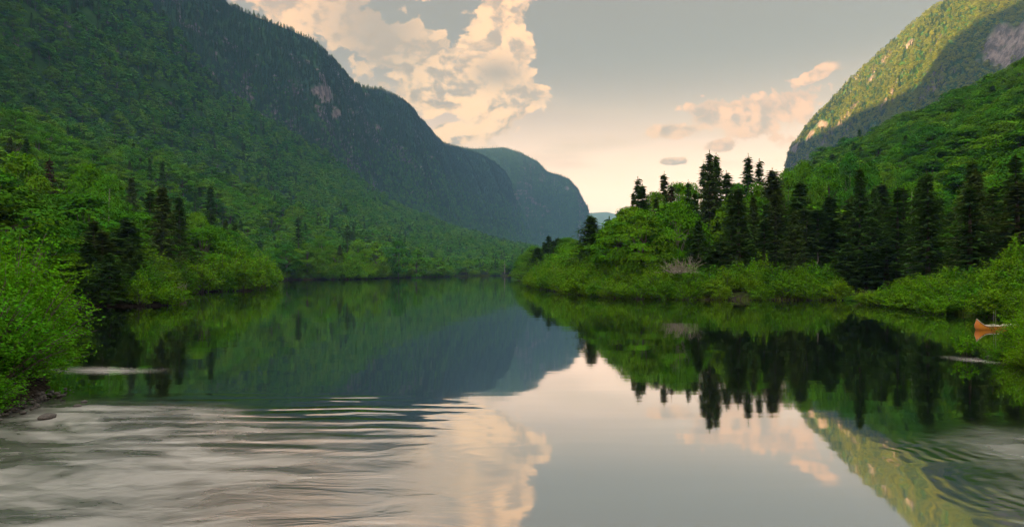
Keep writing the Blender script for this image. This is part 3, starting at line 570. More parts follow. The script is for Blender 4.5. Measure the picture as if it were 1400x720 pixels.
# flat woods between the water and the slopes
def flat_woods(n, xr, yr, dmin, dmax, spacing, seed):
    rg = np.random.default_rng(seed); X = rg.uniform(*xr, n); Y = rg.uniform(*yr, n); d = sdist(X, Y); k = (d > dmin) & (d < dmax)
    P = np.stack([X[k], Y[k]], 1); _, u = np.unique(np.floor(P/spacing).astype(int), axis=0, return_index=True); return P[u]
def mix_tree(p, pc, z, hb=(8.5, 13), hc=(9, 16), rg=rng, fl=False):
    if rg.random() < pc: add_tree(p[0], p[1], 'c', rg.uniform(*hc), rg.uniform(2.5, 3.9), z, int(rg.integers(0, 4)))
    else: add_tree(p[0], p[1], 'b', rg.uniform(*hb), rg.uniform(3.7, 5.4), z, int(rg.integers(0, 5)))
FW = []
for (n, xr, yr, a, b, spc, sd, pc, hb) in [
        (9000, (4, 75), (76, 330), 7, 60, 4.6, 201, 0.25, (8, 12)),       # right bank
        (1600, (36, 80), (60, 90), 6, 40, 4.2, 202, 0.8, (7, 11)),
        (9000, (-130, -34), (50, 580), 6.5, 48, 5.2, 203, 0.16, (8, 12)),   # left bank
        (2500, (-60, 320), (566, 640), 4, 40, 6.0, 204, 0.3, (9, 13)),
        (700, (-60, -14), (22, 62), 7, 40, 5, 205, 0.1, (6, 9))]:
    P = flat_woods(n, xr, yr, a, b, spc, sd)
    P = P[clear_of(P, 3.0)]; Z = gz(P[:, 0], P[:, 1])
    px, _ = 700+FPX*P[:, 0]/P[:, 1], 0
    for p, z in zip(P, Z):
        h = hb; hc = (9, 14)
        x_ = 700+FPX*p[0]/p[1]
        if sd == 201:                                             # keep the skyline of the photograph
            cap = np.interp(x_, [700, 720, 760, 800, 830, 860, 900, 960, 1060, 1100, 1200, 1400], [360, 345, 332, 330, 305, 285, 262, 248, 242, 228, 215, 190])
            hm = CAMZ+(HOR-cap)/FPX*p[1]-z
            if hm < 4: continue
            pc = 0.93 if x_ > 975 and p[1] < 100 else 0.45 if x_ > 940 else 0.2
            h = (min(7.5, hm*0.85), min(12.5, hm)); hc = (min(8, hm*0.85), min(14, hm*1.02))
        mix_tree(p, pc, float(z)-0.1, h, hc)
    FW.append(len(P))
# the slopes near enough to tell trees apart
def slope_woods(S, spacing, seed, pc):
    P = scatter(S, spacing, seed); rg = np.random.default_rng(seed+5)
    dd = sdist(P[:, 0], P[:, 1]); P = P[dd > 12]
    cn = fbm(P[:, 0]/70+seed, P[:, 1]/70, 3)
    for p, c in zip(P, cn):
        x_, y_ = 700+FPX*p[0]/p[1], HOR-FPX*(p[2]-CAMZ)/p[1]
        pr = pc(p, c)
        if rg.random() < pr: TR.append(dict(p=tuple(p-np.array([0, 0, 0.4])), kind='c', h=rg.uniform(8, 15), w=rg.uniform(2.2, 3.6), var=int(rg.integers(0, 4)), fixed=False))
        else: TR.append(dict(p=tuple(p-np.array([0, 0, 0.4])), kind='b', h=rg.uniform(7.5, 14), w=rg.uniform(4.2, 6.6), var=int(rg.integers(0, 5)), fixed=False))
slope_woods(S_A1, 9.2, 301, lambda p, c: 0.12+0.5*max(0, c))
slope_woods(S_A2, 8.8, 302, lambda p, c: min(0.9, 0.10+0.6*max(0, c)+max(0, (p[2]-120)/350)))
slope_woods(S_F, 7.2, 303, lambda p, c: 0.05+0.25*max(0, c))

# ------------------------------------------------------------------ which trees show largest
Pt = np.array([t['p'] for t in TR]); Ht = np.array([t['h'] for t in TR]); Wt = np.array([t['w'] or 4 for t in TR]); Kc = np.array([t['kind'] != 'b' for t in TR])
px, pb = proj(Pt); sc_px = FPX/Pt[:, 1]
buf = np.zeros((360, 700), bool); vis = np.zeros(len(TR))
for i in np.argsort(Pt[:, 1]):
    x0, x1 = (px[i]-Wt[i]*sc_px[i])/2, (px[i]+Wt[i]*sc_px[i])/2; y0, y1 = (pb[i]-Ht[i]*sc_px[i])/2, pb[i]/2
    a, b, c, d = int(max(0, x0)), int(min(700, x1+1)), int(max(0, y0)), int(min(360, y1+1))
    if a >= b or c >= d: continue
    X_, Y_ = np.meshgrid(np.arange(a, b)+0.5, np.arange(c, d)+0.5); u = (X_-px[i]/2)/(x1-x0)*2; v = (y1-Y_)/(y1-y0)
    if Kc[i]: sh = np.abs(u) < (1-v)*0.9+0.05
    else: sh = u*u+((v-0.55)/0.47)**2 < 1
    s = buf[c:d, a:b]; vis[i] = (sh & ~s).sum(); s |= sh
ind = np.zeros(len(TR), bool)
for k, lim in ((False, 285), (True, 255)):
    idx = np.where(Kc == k)[0]; o = idx[np.argsort(-vis[idx])][:lim]; o = o[vis[o] >= 8]; ind[o] = True
ind |= np.array([t['fixed'] for t in TR]) & (vis > 3)
print('trees', len(TR), 'individual', ind.sum(), 'broad', (ind & ~Kc).sum(), 'conifer', (ind & Kc).sum(), 'tris/hi', [len(b[0].polygons) for b in BH+CH+SH+SA])

# ------------------------------------------------------------------ labels for single trees
ORD = ['', 'first', 'second', 'third', 'fourth', 'fifth', 'sixth', 'seventh', 'eighth', 'ninth', 'tenth', 'eleventh', 'twelfth', 'thirteenth', 'fourteenth', 'fifteenth', 'sixteenth', 'seventeenth', 'eighteenth', 'nineteenth', 'twentieth']
def where(p, x, y):
    """a findable place: side of the river, and band of the wood"""
    d = p[1]
    if p[0] > 0 or x > 706:
        if x < 806: return 'on the low point left of the shore spruce'
        b = ('over left thicket' if x < 905 else 'near the twin spruces' if x < 1000 else 'over thicket middle' if x < 1100 else 'over the dark bay' if x < 1225 else 'behind canoe bushes')
        if d < 100: return 'in right bank front row '+b
        if d < 145: return 'in right bank second row '+b
        b = ('left of the bay' if x < 1150 else 'above the bay' if x < 1280 else 'above the canoe')
        return 'in right hillside '+ROWS[int(min(8, max(0, (260-y)//24)))]+' '+b
    if x < 60 and d > 40: b = 'at left frame edge'
    elif x < 120: b = 'above the near bush'
    elif x < 180: b = 'above the left headland'
    elif x < 240: b = 'above the headland tip'
    elif x < 300: b = 'above the long thicket'
    elif x < 372: b = 'above the thicket point'
    elif x < 430: b = 'above the second bay'
    elif x < 495: b = 'above the second headland'
    elif x < 615: b = 'above the third headland'
    else: b = 'at the far bend'
    if d < 135: return 'in front row '+b
    return 'in left slope '+ROWS[int(min(13, max(0, (345-y)//22)))]+' '+b
ROWS = ['shore row']+['%s row' % o for o in ORD[2:15]]
cells = {}
for i in np.where(ind)[0]:
    t = TR[i]; y = pb[i]-Ht[i]*sc_px[i]*0.7
    kind = {'b': 'broadleaf tree', 'c': 'spruce', 'e': 'blue-green spruce', 'n': 'brown spruce'}[t['kind']]
    cells.setdefault((kind, where(t['p'], px[i], y)), []).append(i)
LAB = {}
for (kind, w), ids in cells.items():
    ids.sort(key=lambda i: px[i]); n = len(ids); hs_ = [Ht[i]*sc_px[i] for i in ids]
    for r, i in enumerate(ids):
        look = ('tall ' if Ht[i] > 12.5 else 'small ' if Ht[i] < 9 else '')
        look += ('narrow ' if Kc[i] and Wt[i] < 2.1 else 'pointed ' if Kc[i] else 'rounded ' if Wt[i] > 4.6 else 'leafy ')
        if n == 1: s = f'{look}{kind}, the only one {w}'
        elif r == 0: s = f'{look}{kind}, leftmost {w}'
        elif r == n-1: s = f'{look}{kind}, rightmost {w}'
        elif r < 10 or n-r > 10: s = f'{look}{kind}, {ORD[min(r+1, 20)]} from left {w}'
        else: s = f'{look}{kind}, {ORD[min(n-r, 20)]} from right {w}'
        LAB[i] = s
GRP = {'b': 'broadleaf trees of the valley', 'c': 'spruces of the valley', 'e': 'spruces of the valley', 'n': 'spruces of the valley'}
for i in np.where(ind)[0]:
    t = TR[i]; k = t['kind']; v = t['var'] or 0; dist = t['p'][1]
    if k == 'b':
        src = BH[v % 5] if dist < 330 else BM_[v % 4]; h0, r0 = {True: [(12, 4.6), (13, 4.0), (11, 5.0), (12, 3.4), (10, 4.2)], False: [(12, 4.6), (12, 4.0), (11, 5.0), (12, 3.6)]}[dist < 330][v % (5 if dist < 330 else 4)]
    elif k == 'e': src = CBLUE; h0, r0 = 13, 2.6
    elif k == 'n': src = CBROWN; h0, r0 = 16, 1.9
    else:
        src = CH[v % 4] if dist < 330 else CM_[v % 3]; h0, r0 = ([(16, 2.7), (17, 2.2), (15, 3.1), (18, 1.9)][v % 4] if dist < 330 else [(15, 2.7), (15, 2.1), (15, 3.0)][v % 3])
    o = put('broadleaf_tree' if k == 'b' else 'spruce_tree', src, t['p'], rng.random()*6.28, ((t['w'] or r0)/r0,)*2+(t['h']/h0,))
    tag(o, LAB[i], 'tree', GRP[k])

# ------------------------------------------------------------------ woods that read as a mass: points + instances
def proto(me): return bpy.data.objects.new(me.name, me)
def forest(name, P, pick, protos, scl, rz, label, cat='forest'):
    me = bpy.data.meshes.new(name); P = np.asarray(P, np.float32); me.vertices.add(len(P)); me.vertices.foreach_set('co', P.ravel())
    a = me.attributes.new('pick', 'INT', 'POINT'); a.data.foreach_set('value', np.asarray(pick, np.int32))
    a = me.attributes.new('scl', 'FLOAT_VECTOR', 'POINT'); a.data.foreach_set('vector', np.asarray(scl, np.float32).ravel())
    rot = np.zeros((len(P), 3), np.float32); rot[:, 2] = rz
    a = me.attributes.new('rot', 'FLOAT_VECTOR', 'POINT'); a.data.foreach_set('vector', rot.ravel())
    o = obj(name, me, kind='stuff'); tag(o, label, cat)
    ng = bpy.data.node_groups.new(name, 'GeometryNodeTree')
    ng.interface.new_socket('Geometry', in_out='INPUT', socket_type='NodeSocketGeometry'); ng.interface.new_socket('Geometry', in_out='OUTPUT', socket_type='NodeSocketGeometry')
    N, L = ng.nodes, ng.links; gi = N.new('NodeGroupInput'); go = N.new('NodeGroupOutput'); jn = N.new('GeometryNodeJoinGeometry')
    def att(nm, ty):
        n = N.new('GeometryNodeInputNamedAttribute'); n.data_type = ty; n.inputs[0].default_value = nm; return n.outputs[0]
    pk, sl, rt = att('pick', 'INT'), att('scl', 'FLOAT_VECTOR'), att('rot', 'FLOAT_VECTOR')
    er = N.new('FunctionNodeEulerToRotation'); L.new(rt, er.inputs[0])
    for k, pr in enumerate(protos):
        cmp = N.new('FunctionNodeCompare'); cmp.data_type = 'INT'; cmp.operation = 'EQUAL'; L.new(pk, cmp.inputs[2]); cmp.inputs[3].default_value = k
        oi = N.new('GeometryNodeObjectInfo'); oi.inputs['Object'].default_value = pr; oi.inputs['As Instance'].default_value = True
        ip = N.new('GeometryNodeInstanceOnPoints'); L.new(gi.outputs[0], ip.inputs['Points']); L.new(cmp.outputs[0], ip.inputs['Selection'])
        L.new(oi.outputs['Geometry'], ip.inputs['Instance']); L.new(er.outputs[0], ip.inputs['Rotation']); L.new(sl, ip.inputs['Scale']); L.new(ip.outputs[0], jn.inputs[0])
    L.new(jn.outputs[0], go.inputs[0])
    md = o.modifiers.new('wood', 'NODES'); md.node_group = ng; return o
pBM = [proto(b[0]) for b in BM_]; pBF = [proto(b[0]) for b in BF]; pBFS = [proto(b[0]) for b in BFS]; pCM = [proto(c[0]) for c in CM_]; pCF = [proto(c[0]) for c in CF]; pN = [proto(CBROWN[0])]
rest = ~ind
for kc, name, pm, pf, hm, label in ((False, 'broadleaf_forest', pBM, pBF, ([(12, 4.6), (12, 4.0), (11, 5.0), (12, 3.6)], [(12, 4.6), (12, 4.2), (11, 4.9)]), 'green broadleaf forest mass filling the lower valley slopes on both sides'),
                                 (True, 'spruce_forest', pCM, pCF, ([(15, 2.7), (15, 2.1), (15, 3.0)], [(14, 2.6), (14, 2.1)]), 'dark spruces scattered through the forest on the lower valley slopes')):
    idx = np.where(rest & (Kc == kc))[0]; n = len(idx); P = Pt[idx]; far_ = P[:, 1] > 520
    pk = np.where(far_, len(pm)+rng.integers(0, len(pf), n), rng.integers(0, len(pm), n))
    dim = np.array(hm[0]+hm[1], float)[pk]
    scl = np.stack([Wt[idx]/dim[:, 1], Wt[idx]/dim[:, 1], Ht[idx]/dim[:, 0]], 1)
    forest(name, P, pk, pm+pf, scl, rng.random(n)*6.28, label)
def far_wood(S, spacing, seed, pcf, name, label, zmin=0, pb=None):
    P = scatter(S, spacing, seed); P = P[P[:, 2] > zmin]; n = len(P); rg = np.random.default_rng(seed); c = fbm(P[:, 0]/90+seed, P[:, 1]/90+P[:, 2]/90, 4)
    con = rg.random(n) < np.clip(pcf(P, c), 0, 1)
    pk = np.where(con, 3+rg.integers(0, 2, n), rg.integers(0, 3, n)); s = rg.uniform(0.55, 1.0, n)*np.where(con, 0.95, 0.85)
    P = P-np.array([0, 0, 0.8]); print(name, n)
    sw = s*np.where(con, 1.1, 1.0)
    forest(name, P, pk, (pb or pBF)+pCF, np.stack([sw, sw, s], 1), rg.random(n)*6.28, label)
far_wood(S_B, 5.6, 401, lambda P, c: 0.15+1.6*np.clip(P[:, 2]/420-0.25, 0, 1)+c*0.6, 'mountain_forest', 'dark forest clothing the long high ridge that walls the valley on the left')
far_wood(S_C, 9.0, 402, lambda P, c: 0.3+P[:, 2]/800+c*0.5, 'mountain_forest', 'blue hazy forest on the rounded mountain closing the valley ahead')
far_wood(S_G, 5.4, 403, lambda P, c: 0.25+c*0.8, 'mountain_forest', 'forest on the rocky right mountain, its upper part lit gold by the sun', 60, pBFS)

# ------------------------------------------------------------------ waterside shrubs, every one on its own
SHR = []
rs = np.random.default_rng(55)
def shrub(x, y, s, m, dz=0.0, hz=1.0): SHR.append((x, y, s, m, dz, hz))
def along_shore(a, b, step, inland, smin, smax, m='w', rows=2, hz=1.0):
    P = resample(SHORE[a:b+1], max(2, int(np.sum(np.linalg.norm(np.diff(np.array(SHORE[a:b+1], float), axis=0), axis=1))/step)))
    T = np.gradient(P, axis=0); Nn = np.stack([-T[:, 1], T[:, 0]], 1); Nn /= np.linalg.norm(Nn, axis=1)[:, None]
    if sdist(np.array([P[len(P)//2, 0]+Nn[len(P)//2, 0]]), np.array([P[len(P)//2, 1]+Nn[len(P)//2, 1]]))[0] < 0: Nn = -Nn
    for r in range(rows):
        for p, n in zip(P, Nn):
            off = inland*0.45+r*2.5+rs.normal()*0.5; s = rs.uniform(smin, smax)*(1+0.12*r)
            shrub(p[0]+n[0]*off+rs.normal()*0.7, p[1]+n[1]*off+rs.normal()*0.7, s, m, 0, hz*(1+0.15*r))
along_shore(35, 36, 7.5, 1.5, 1.5, 2.0)           # far tip of the right bank
along_shore(36, 40, 3.2, 0.2, 0.85, 1.2, rows=3, hz=0.95)
along_shore(40, 44, 2.4, 0.0, 0.70, 0.98, rows=3, hz=0.82)
along_shore(44, 46, 2.6, 0.2, 0.28, 0.42, rows=1, hz=0.8)
along_shore(46, 49, 1.9, 0.2, 0.60, 0.82, rows=7, hz=0.74)       # right peninsula by the canoe
for q in ((-31.5, 62.6, 0.85), (-33.6, 63.0, 1.0), (-33.0, 60.9, 0.75), (-35.4, 60.6, 0.8)): shrub(q[0], q[1], q[2], 'w', 0, 0.95)
along_shore(11, 13, 3.6, 1.0, 1.1, 1.6, rows=2)
along_shore(13, 15, 6.0, 1.5, 1.5, 2.2, rows=2, hz=0.9)
along_shore(15, 17, 6.0, 1.5, 1.3, 1.9, rows=1, hz=0.8)
along_shore(17, 19, 5.5, 1.5, 1.6, 2.4, rows=3, hz=0.8)
along_shore(19, 22, 7.0, 2.0, 1.8, 2.8, rows=2, hz=0.8)
along_shore(23, 26, 14.0, 2.0, 1.8, 2.6, rows=1, hz=0.8)
SHn = [(2.3, 2.7), (2.6, 2.4), (2.0, 2.9)]
Lr = [s for s in SHR]; Lr.sort(key=lambda s: s[0]/s[1])
def shwhere(x, y):
    p = 700+FPX*x/y
    if p > 1215 and y < 64: return ('on the canoe end ' if y < 50 else 'on the middle ' if y < 56 else 'on the tip ')+'of right peninsula '+('by the water' if sdist(np.array([x]), np.array([y]))[0] < 3.2 else 'set back')
    if p > 1130 and x > 0: return 'under the dark spruces beside the small bay'
    if x > 0 or p > 700:
        a = 'front of the' if sdist(np.array([x]), np.array([y]))[0] < 3.5 else 'back of the'
        if y > 150: return 'in '+a+' far right-bank point'
        if p < 790: return 'in '+a+' thicket left of the shore spruce'
        if p < 860: return 'in '+a+' thicket below the shore spruce'
        if p < 960: return 'in '+a+' thicket below the dead branches'
        if p < 1060: return 'in '+a+' thicket below the twin spruces'
        return 'in '+a+' thicket near the dark bay'
    if y < 80: return 'on the dark left headland'
    if y < 165: return 'in left thicket nearest the dark headland'
    if y < 270: return 'in long left thicket narrowing to its point'
    if y < 310: return 'on the second left headland'
    if y < 480: return 'on third left headland '+('near ' if y < 340 else 'middle ' if y < 410 else 'far ')+('front' if sdist(np.array([x]), np.array([y]))[0] < 5 else 'back')
    return 'at the far bend of the river'
cl = {}
for s in Lr: cl.setdefault(shwhere(s[0], s[1]), []).append(s)
for w, L_ in cl.items():
    n = len(L_)
    for r, (x, y, s, m_, dz, hz) in enumerate(L_):
        v = rs.integers(0, 3); z = float(gz(np.array([x]), np.array([y]))[0])
        o = put('willow_shrub', SH[v], (x, y, max(z-0.25, -0.15)), rs.random()*6.28, (s, s, s*hz*rs.uniform(0.85, 1.1)), ('foliage', 'stems'))
        nth = 'only one' if n == 1 else 'leftmost' if r == 0 else 'rightmost' if r == n-1 else (ORD[r+1]+' from left' if r < 19 else ORD[min(n-r, 20)]+' from right')
        tag(o, f'{"large" if s > 1.4 else "low" if s < 0.8 else "bushy"} willow, {nth} {w}', 'shrub', 'willow shrubs along the shore')
# near left alder bush and near right bushes, seen leaf by leaf
def near(x, y, s, hz, src, label, dims, zoff=-0.1):
    z = float(gz(np.array([x]), np.array([y]))[0]); o = put('alder_shrub' if src in SA else 'willow_shrub', src, (x, y, max(z, 0)+zoff), rs.random()*6.28, (s, s, s*hz), ('foliage', 'stems')); tag(o, label, 'shrub', 'leafy bushes close to the camera')
for x, y, s, hz, v, l in [(-11.6, 12.6, 0.5, 0.62, 0, 'knee-high green alder nearest the camera at the bottom left water edge'),
                          (-11.4, 14.2, 0.5, 0.55, 1, 'low green alder trailing over the pebbles, bottom left'),
                          (-12.4, 15.6, 0.85, 0.72, 0, 'bright green alder at the left frame edge, hanging over the pebbles'),
                          (-13.4, 18.0, 0.92, 0.92, 1, 'bright green alder whose crown reaches furthest over the river on the left'),
                          (-15.2, 20.5, 0.95, 1.0, 0, 'bright green alder standing behind the two nearest alders, left bank'),
                          (-16.0, 17.2, 1.05, 1.08, 1, 'tallest bright green alder at the left frame edge'),
                          (-13.9, 13.5, 0.8, 0.9, 1, 'lowest bright green alder, bottom left on the pebble bank'),
                          (-17.8, 22.5, 1.0, 1.0, 1, 'alder at the back left of the nearest bush, against the dark trees')]:
    near(x, y, s, hz, SA[v], l, None, -0.25)
for x, y, s, hz, v, l in [(18.3, 23.9, 0.60, 0.85, 0, 'yellow-green willow leaning low over the foam, right frame edge'),
                          (17.9, 22.3, 0.66, 0.80, 0, 'yellow-green willow overhanging the foam at the right frame edge'),
                          (17.3, 23.7, 0.40, 0.8, 0, 'low yellow-green willow at the water, left of the one over the foam'),
                          (16.5, 21.7, 0.36, 0.9, 0, 'small yellow-green willow on the right bank edge below the foam'),
                          (19.6, 24.8, 0.70, 0.80, 0, 'yellow-green willow in front of the canoe, behind the nearest one'),
                          (22.6, 28.0, 0.78, 0.75, 0, 'yellow-green willow half hiding the canoe stern'),
                          (17.9, 19.6, 0.72, 0.92, 0, 'nearest yellow-green willow at the right frame edge'),
                          (26.5, 30.6, 0.9, 0.85, 0, 'yellow-green willow at the right frame edge beyond the canoe'),
                          (16.0, 24.1, 1.0, 1.0, 9, 'small leafy willow sprig standing in the water by the foam'),
                          (20.1, 25.6, 0.62, 0.7, 0, 'yellow-green willow on the bank right behind the one over the foam'),
                          (17.0, 20.9, 0.50, 0.8, 0, 'lowest yellow-green willow dipping into the water at the right frame edge'),
                          (33.5, 44.5, 0.80, 0.85, 0, 'yellow-green willow on the bank straight behind the canoe'),
                          (36.0, 40.5, 0.9, 0.9, 0, 'yellow-green willow right of the canoe inlet')]:
    near(x, y, s, hz, SPRIG if v == 9 else SW[v], l, None, -0.05 if v == 9 else -0.28)

# ------------------------------------------------------------------ dead trees and brush
def snag(px, pbot, ptop, d, lean, seed, label, m='dead_wood', br=8, rb=0.10, name='dead_tree'):
    rg = np.random.default_rng(seed); x = (px-700)/FPX*d; z0 = CAMZ+(HOR-pbot)/FPX*d; H = (pbot-ptop)/FPX*d
    r = bpy.data.objects.new(name, None); COL.objects.link(r); r.location = (x, d, z0); tag(r, label, 'dead tree', 'dead trees among the live ones')
    a = Acc(); zz = np.linspace(0, H, 7); P = np.stack([lean*zz+rg.normal(size=7)*0.05, rg.normal(size=7)*0.05, zz], 1); a.tube(P, np.linspace(rb, rb*0.25, 7), 6); obj('trunk', a.build('trunk', M[m], True), r)
    b = Acc()
    for k in range(br):
        f = 0.3+0.65*rg.random(); s = np.array([lean*H*f, 0, H*f]); an = rg.random()*6.28; L_ = H*(0.10+0.16*rg.random())*(1.2-f)
        b.tube([s, s+np.array([math.cos(an)*L_*0.6, math.sin(an)*L_*0.6, L_*0.35]), s+np.array([math.cos(an)*L_, math.sin(an)*L_, L_*0.3+rg.normal()*0.2])], [rb*0.35, rb*0.22, rb*0.08], 4)
    obj('branches', b.build('branches', M[m], True), r)
snag(1351, 372, 290, 78, 0.0, 1, 'bare pale dead trunk standing alone above the right peninsula', br=3, rb=0.11)
snag(1117, 380, 345, 80, 0.02, 2, 'thin grey dead trunk in the dark wood right of the big spruces', br=4, rb=0.07)
snag(1283, 378, 350, 78, -0.02, 3, 'short grey dead trunk low in the dark wood beside the bay', br=3, rb=0.07)
snag(870, 285, 268, 120, 0.03, 4, 'bare treetop poking above the right bank skyline at its left end', br=6, rb=0.06)
snag(356, 372, 355, 215, 0.02, 5, 'pale dead stub on the long left thicket near its point', br=3, rb=0.15)
snag(308, 345, 325, 170, 0.02, 6, 'pale dead stub above the middle of the long left thicket', br=3, rb=0.1)
snag(690, 374, 356, 545, 0.0, 7, 'pale dead trunk on the shore at the far bend', br=4, rb=0.35)
snag(1103, 330, 300, 86, 0.03, 8, 'dead greyish top caught among the big spruces of the right bank', br=16, rb=0.07)
def brush(px, py, d, Rr, n, label, seed):
    rg = np.random.default_rng(seed); a = Acc(); x = (px-700)/FPX*d; z0 = CAMZ+(HOR-py)/FPX*d
    for k in range(n):
        an = rg.random()*6.28; e = rg.random()*1.3; L_ = Rr*(0.5+0.6*rg.random()); dv = np.array([math.cos(an)*math.cos(e), math.sin(an)*math.cos(e), math.sin(e)]); o0 = rg.normal(size=3)*np.array([Rr*0.35, Rr*0.3, 0.05])
        mid = o0+dv*L_*0.5+rg.normal(size=3)*0.1; end = o0+dv*L_+np.array([0, 0, -0.15*L_])+rg.normal(size=3)*0.15
        a.tube([o0, mid, end], [0.035, 0.022, 0.008], 4)
        for q in range(3): s = mid+(end-mid)*rg.random(); a.tube([s, s+rg.normal(size=3)*0.3], [0.014, 0.005], 3)
    o = obj('dead_branches', a.build('dead_branches', M['dead_wood']), loc=(x, d, z0)); tag(o, label, 'brush')
snag(148, 388, 258, 98, 0.01, 11, 'thin bare grey trunk rising among the trees above the left headland', br=9, rb=0.09)
snag(262, 386, 300, 150, -0.02, 12, 'thin bare trunk rising among trees above the long left thicket', br=8, rb=0.1)
snag(1245, 372, 262, 92, 0.01, 13, 'slim bare grey trunk in the dark spruces above the bay', br=10, rb=0.07)
snag(1010, 372, 262, 83, 0.015, 14, 'slim bare grey trunk between spruces right of the dead brush', br=14, rb=0.06)
brush(932, 372, 79, 2.3, 90, 'tangle of bare grey-pink dead branches above the right bank thicket', 3)
brush(243, 396, 92, 1.1, 40, 'small bare grey bush between the dark left headland and the thicket', 4)

# ------------------------------------------------------------------ stones
def stone_mesh(seed, m):
    rg = np.random.default_rng(seed); n, k = 7, 9; V = []
    for i in range(n+1):
        th = math.pi*i/n
        for j in range(k): ph = 2*math.pi*j/k; V.append((math.sin(th)*math.cos(ph), math.sin(th)*math.sin(ph), math.cos(th)))
    V = np.array(V); q = 1+0.35*fbm(V[:, 0]*1.3+seed*3.7+9, V[:, 1]*1.3+V[:, 2]*1.7+seed, 3); 
    V = V*q[:, None]*np.array([1, 0.75, 0.5]); V[:k] = V[:k].mean(0); V[-k:] = V[-k:].mean(0)
    F = [(i*k+j, (i+1)*k+j, (i+1)*k+(j+1) % k, i*k+(j+1) % k) for i in range(n) for j in range(k)]
    return mesh('stone', V, F, M[m], smooth=False)
STM = [stone_mesh(i, 'stone') for i in range(4)]; PST = stone_mesh(9, 'pink_stone')
def stone(px, py, size, label, me, zs=1.0, grp='stones at the water edge'):
    d = CAMZ*FPX/(py-HOR); x = (px-700)/FPX*d; o = obj('stone', me, loc=(x, d, 0.0+size*0.12), rz=rs.random()*6.28, scale=(size, size, size*zs)); tag(o, label, 'stone', grp)
stone(64, 571, 0.22, 'flat dark stone standing alone in the shallow water off the left bank', STM[0], 0.6)
stone(106, 555, 0.10, 'small dark stone in the water just right of the alder bush', STM[1], 0.7)
stone(115, 549, 0.08, 'smallest dark stone furthest out from the pebble bank', STM[2], 0.6)
stone(344, 387.5, 2.4, 'pink boulder at the waterline below the long left thicket', PST, 0.7, 'boulders')
stone(1336, 491, 0.13, 'pale wet stone in the foam at the right bank', STM[3], 0.5)
stone(1352, 488, 0.16, 'wet stone under the overhanging willow at the right bank', STM[1], 0.5)
pv_, pf_, nn_ = [], [], 0
base = np.array([v.co[:] for v in STM[1].vertices]); bf = np.array([list(p.vertices) for p in STM[1].polygons])
for k in range(420):
    t = rs.random(); a = np.array(SHORE[2], float)*(1-t)+np.array(SHORE[4], float)*t if t < 0.5 else np.array(SHORE[3], float)*(1-(t-0.5)*2)+np.array(SHORE[4], float)*(t-0.5)*2
    c = np.array([a[0]+rs.normal()*0.22-0.1, a[1]+rs.normal()*0.3, 0.02+rs.random()*0.05]); s = (0.02+0.07*rs.random()**2); an = rs.random()*6.28
    Rm = np.array([[math.cos(an), -math.sin(an), 0], [math.sin(an), math.cos(an), 0], [0, 0, 1]]); pv_.append(base@Rm.T*s+c); pf_.append(bf+nn_); nn_ += len(base)
o = obj('pebbles', mesh('pebbles', np.concatenate(pv_), np.concatenate(pf_), M['stone']), kind='stuff'); tag(o, 'dark wet pebbles along the near left bank', 'pebbles')
# grass fringe on the peninsula tip and the far shore
Cg, Sg = [], []
for (a, b, n, sz) in [(46, 49, 2600, 0.22), (40, 44, 1500, 0.25), (24, 26, 1600, 0.5), (20, 22, 1000, 0.5), (14, 15, 600, .4)]:
    P = resample(SHORE[a:b+1], n); d = rs.normal(size=(n, 2))*0.45; Q = P+d; z = gz(Q[:, 0], Q[:, 1]); k = z > -0.25
    Cg.append(np.column_stack([Q[k], np.maximum(z[k], 0)+sz*0.35])); Sg.append(np.full(k.sum(), sz))
Cg = np.concatenate(Cg); Sg = np.concatenate(Sg); V, F = leaves(Cg, np.column_stack([rs.normal(size=(len(Cg), 2)), np.zeros(len(Cg))]), Sg, 0.10, axis=np.column_stack([rs.normal(size=(len(Cg), 2))*0.35, np.ones(len(Cg))]))
o = obj('shore_grass', mesh('shore_grass', V, F, M['grass'], tone=np.repeat(rs.random(len(Cg)), 4)), kind='stuff'); tag(o, 'pale green grass fringe along the waterline', 'grass')

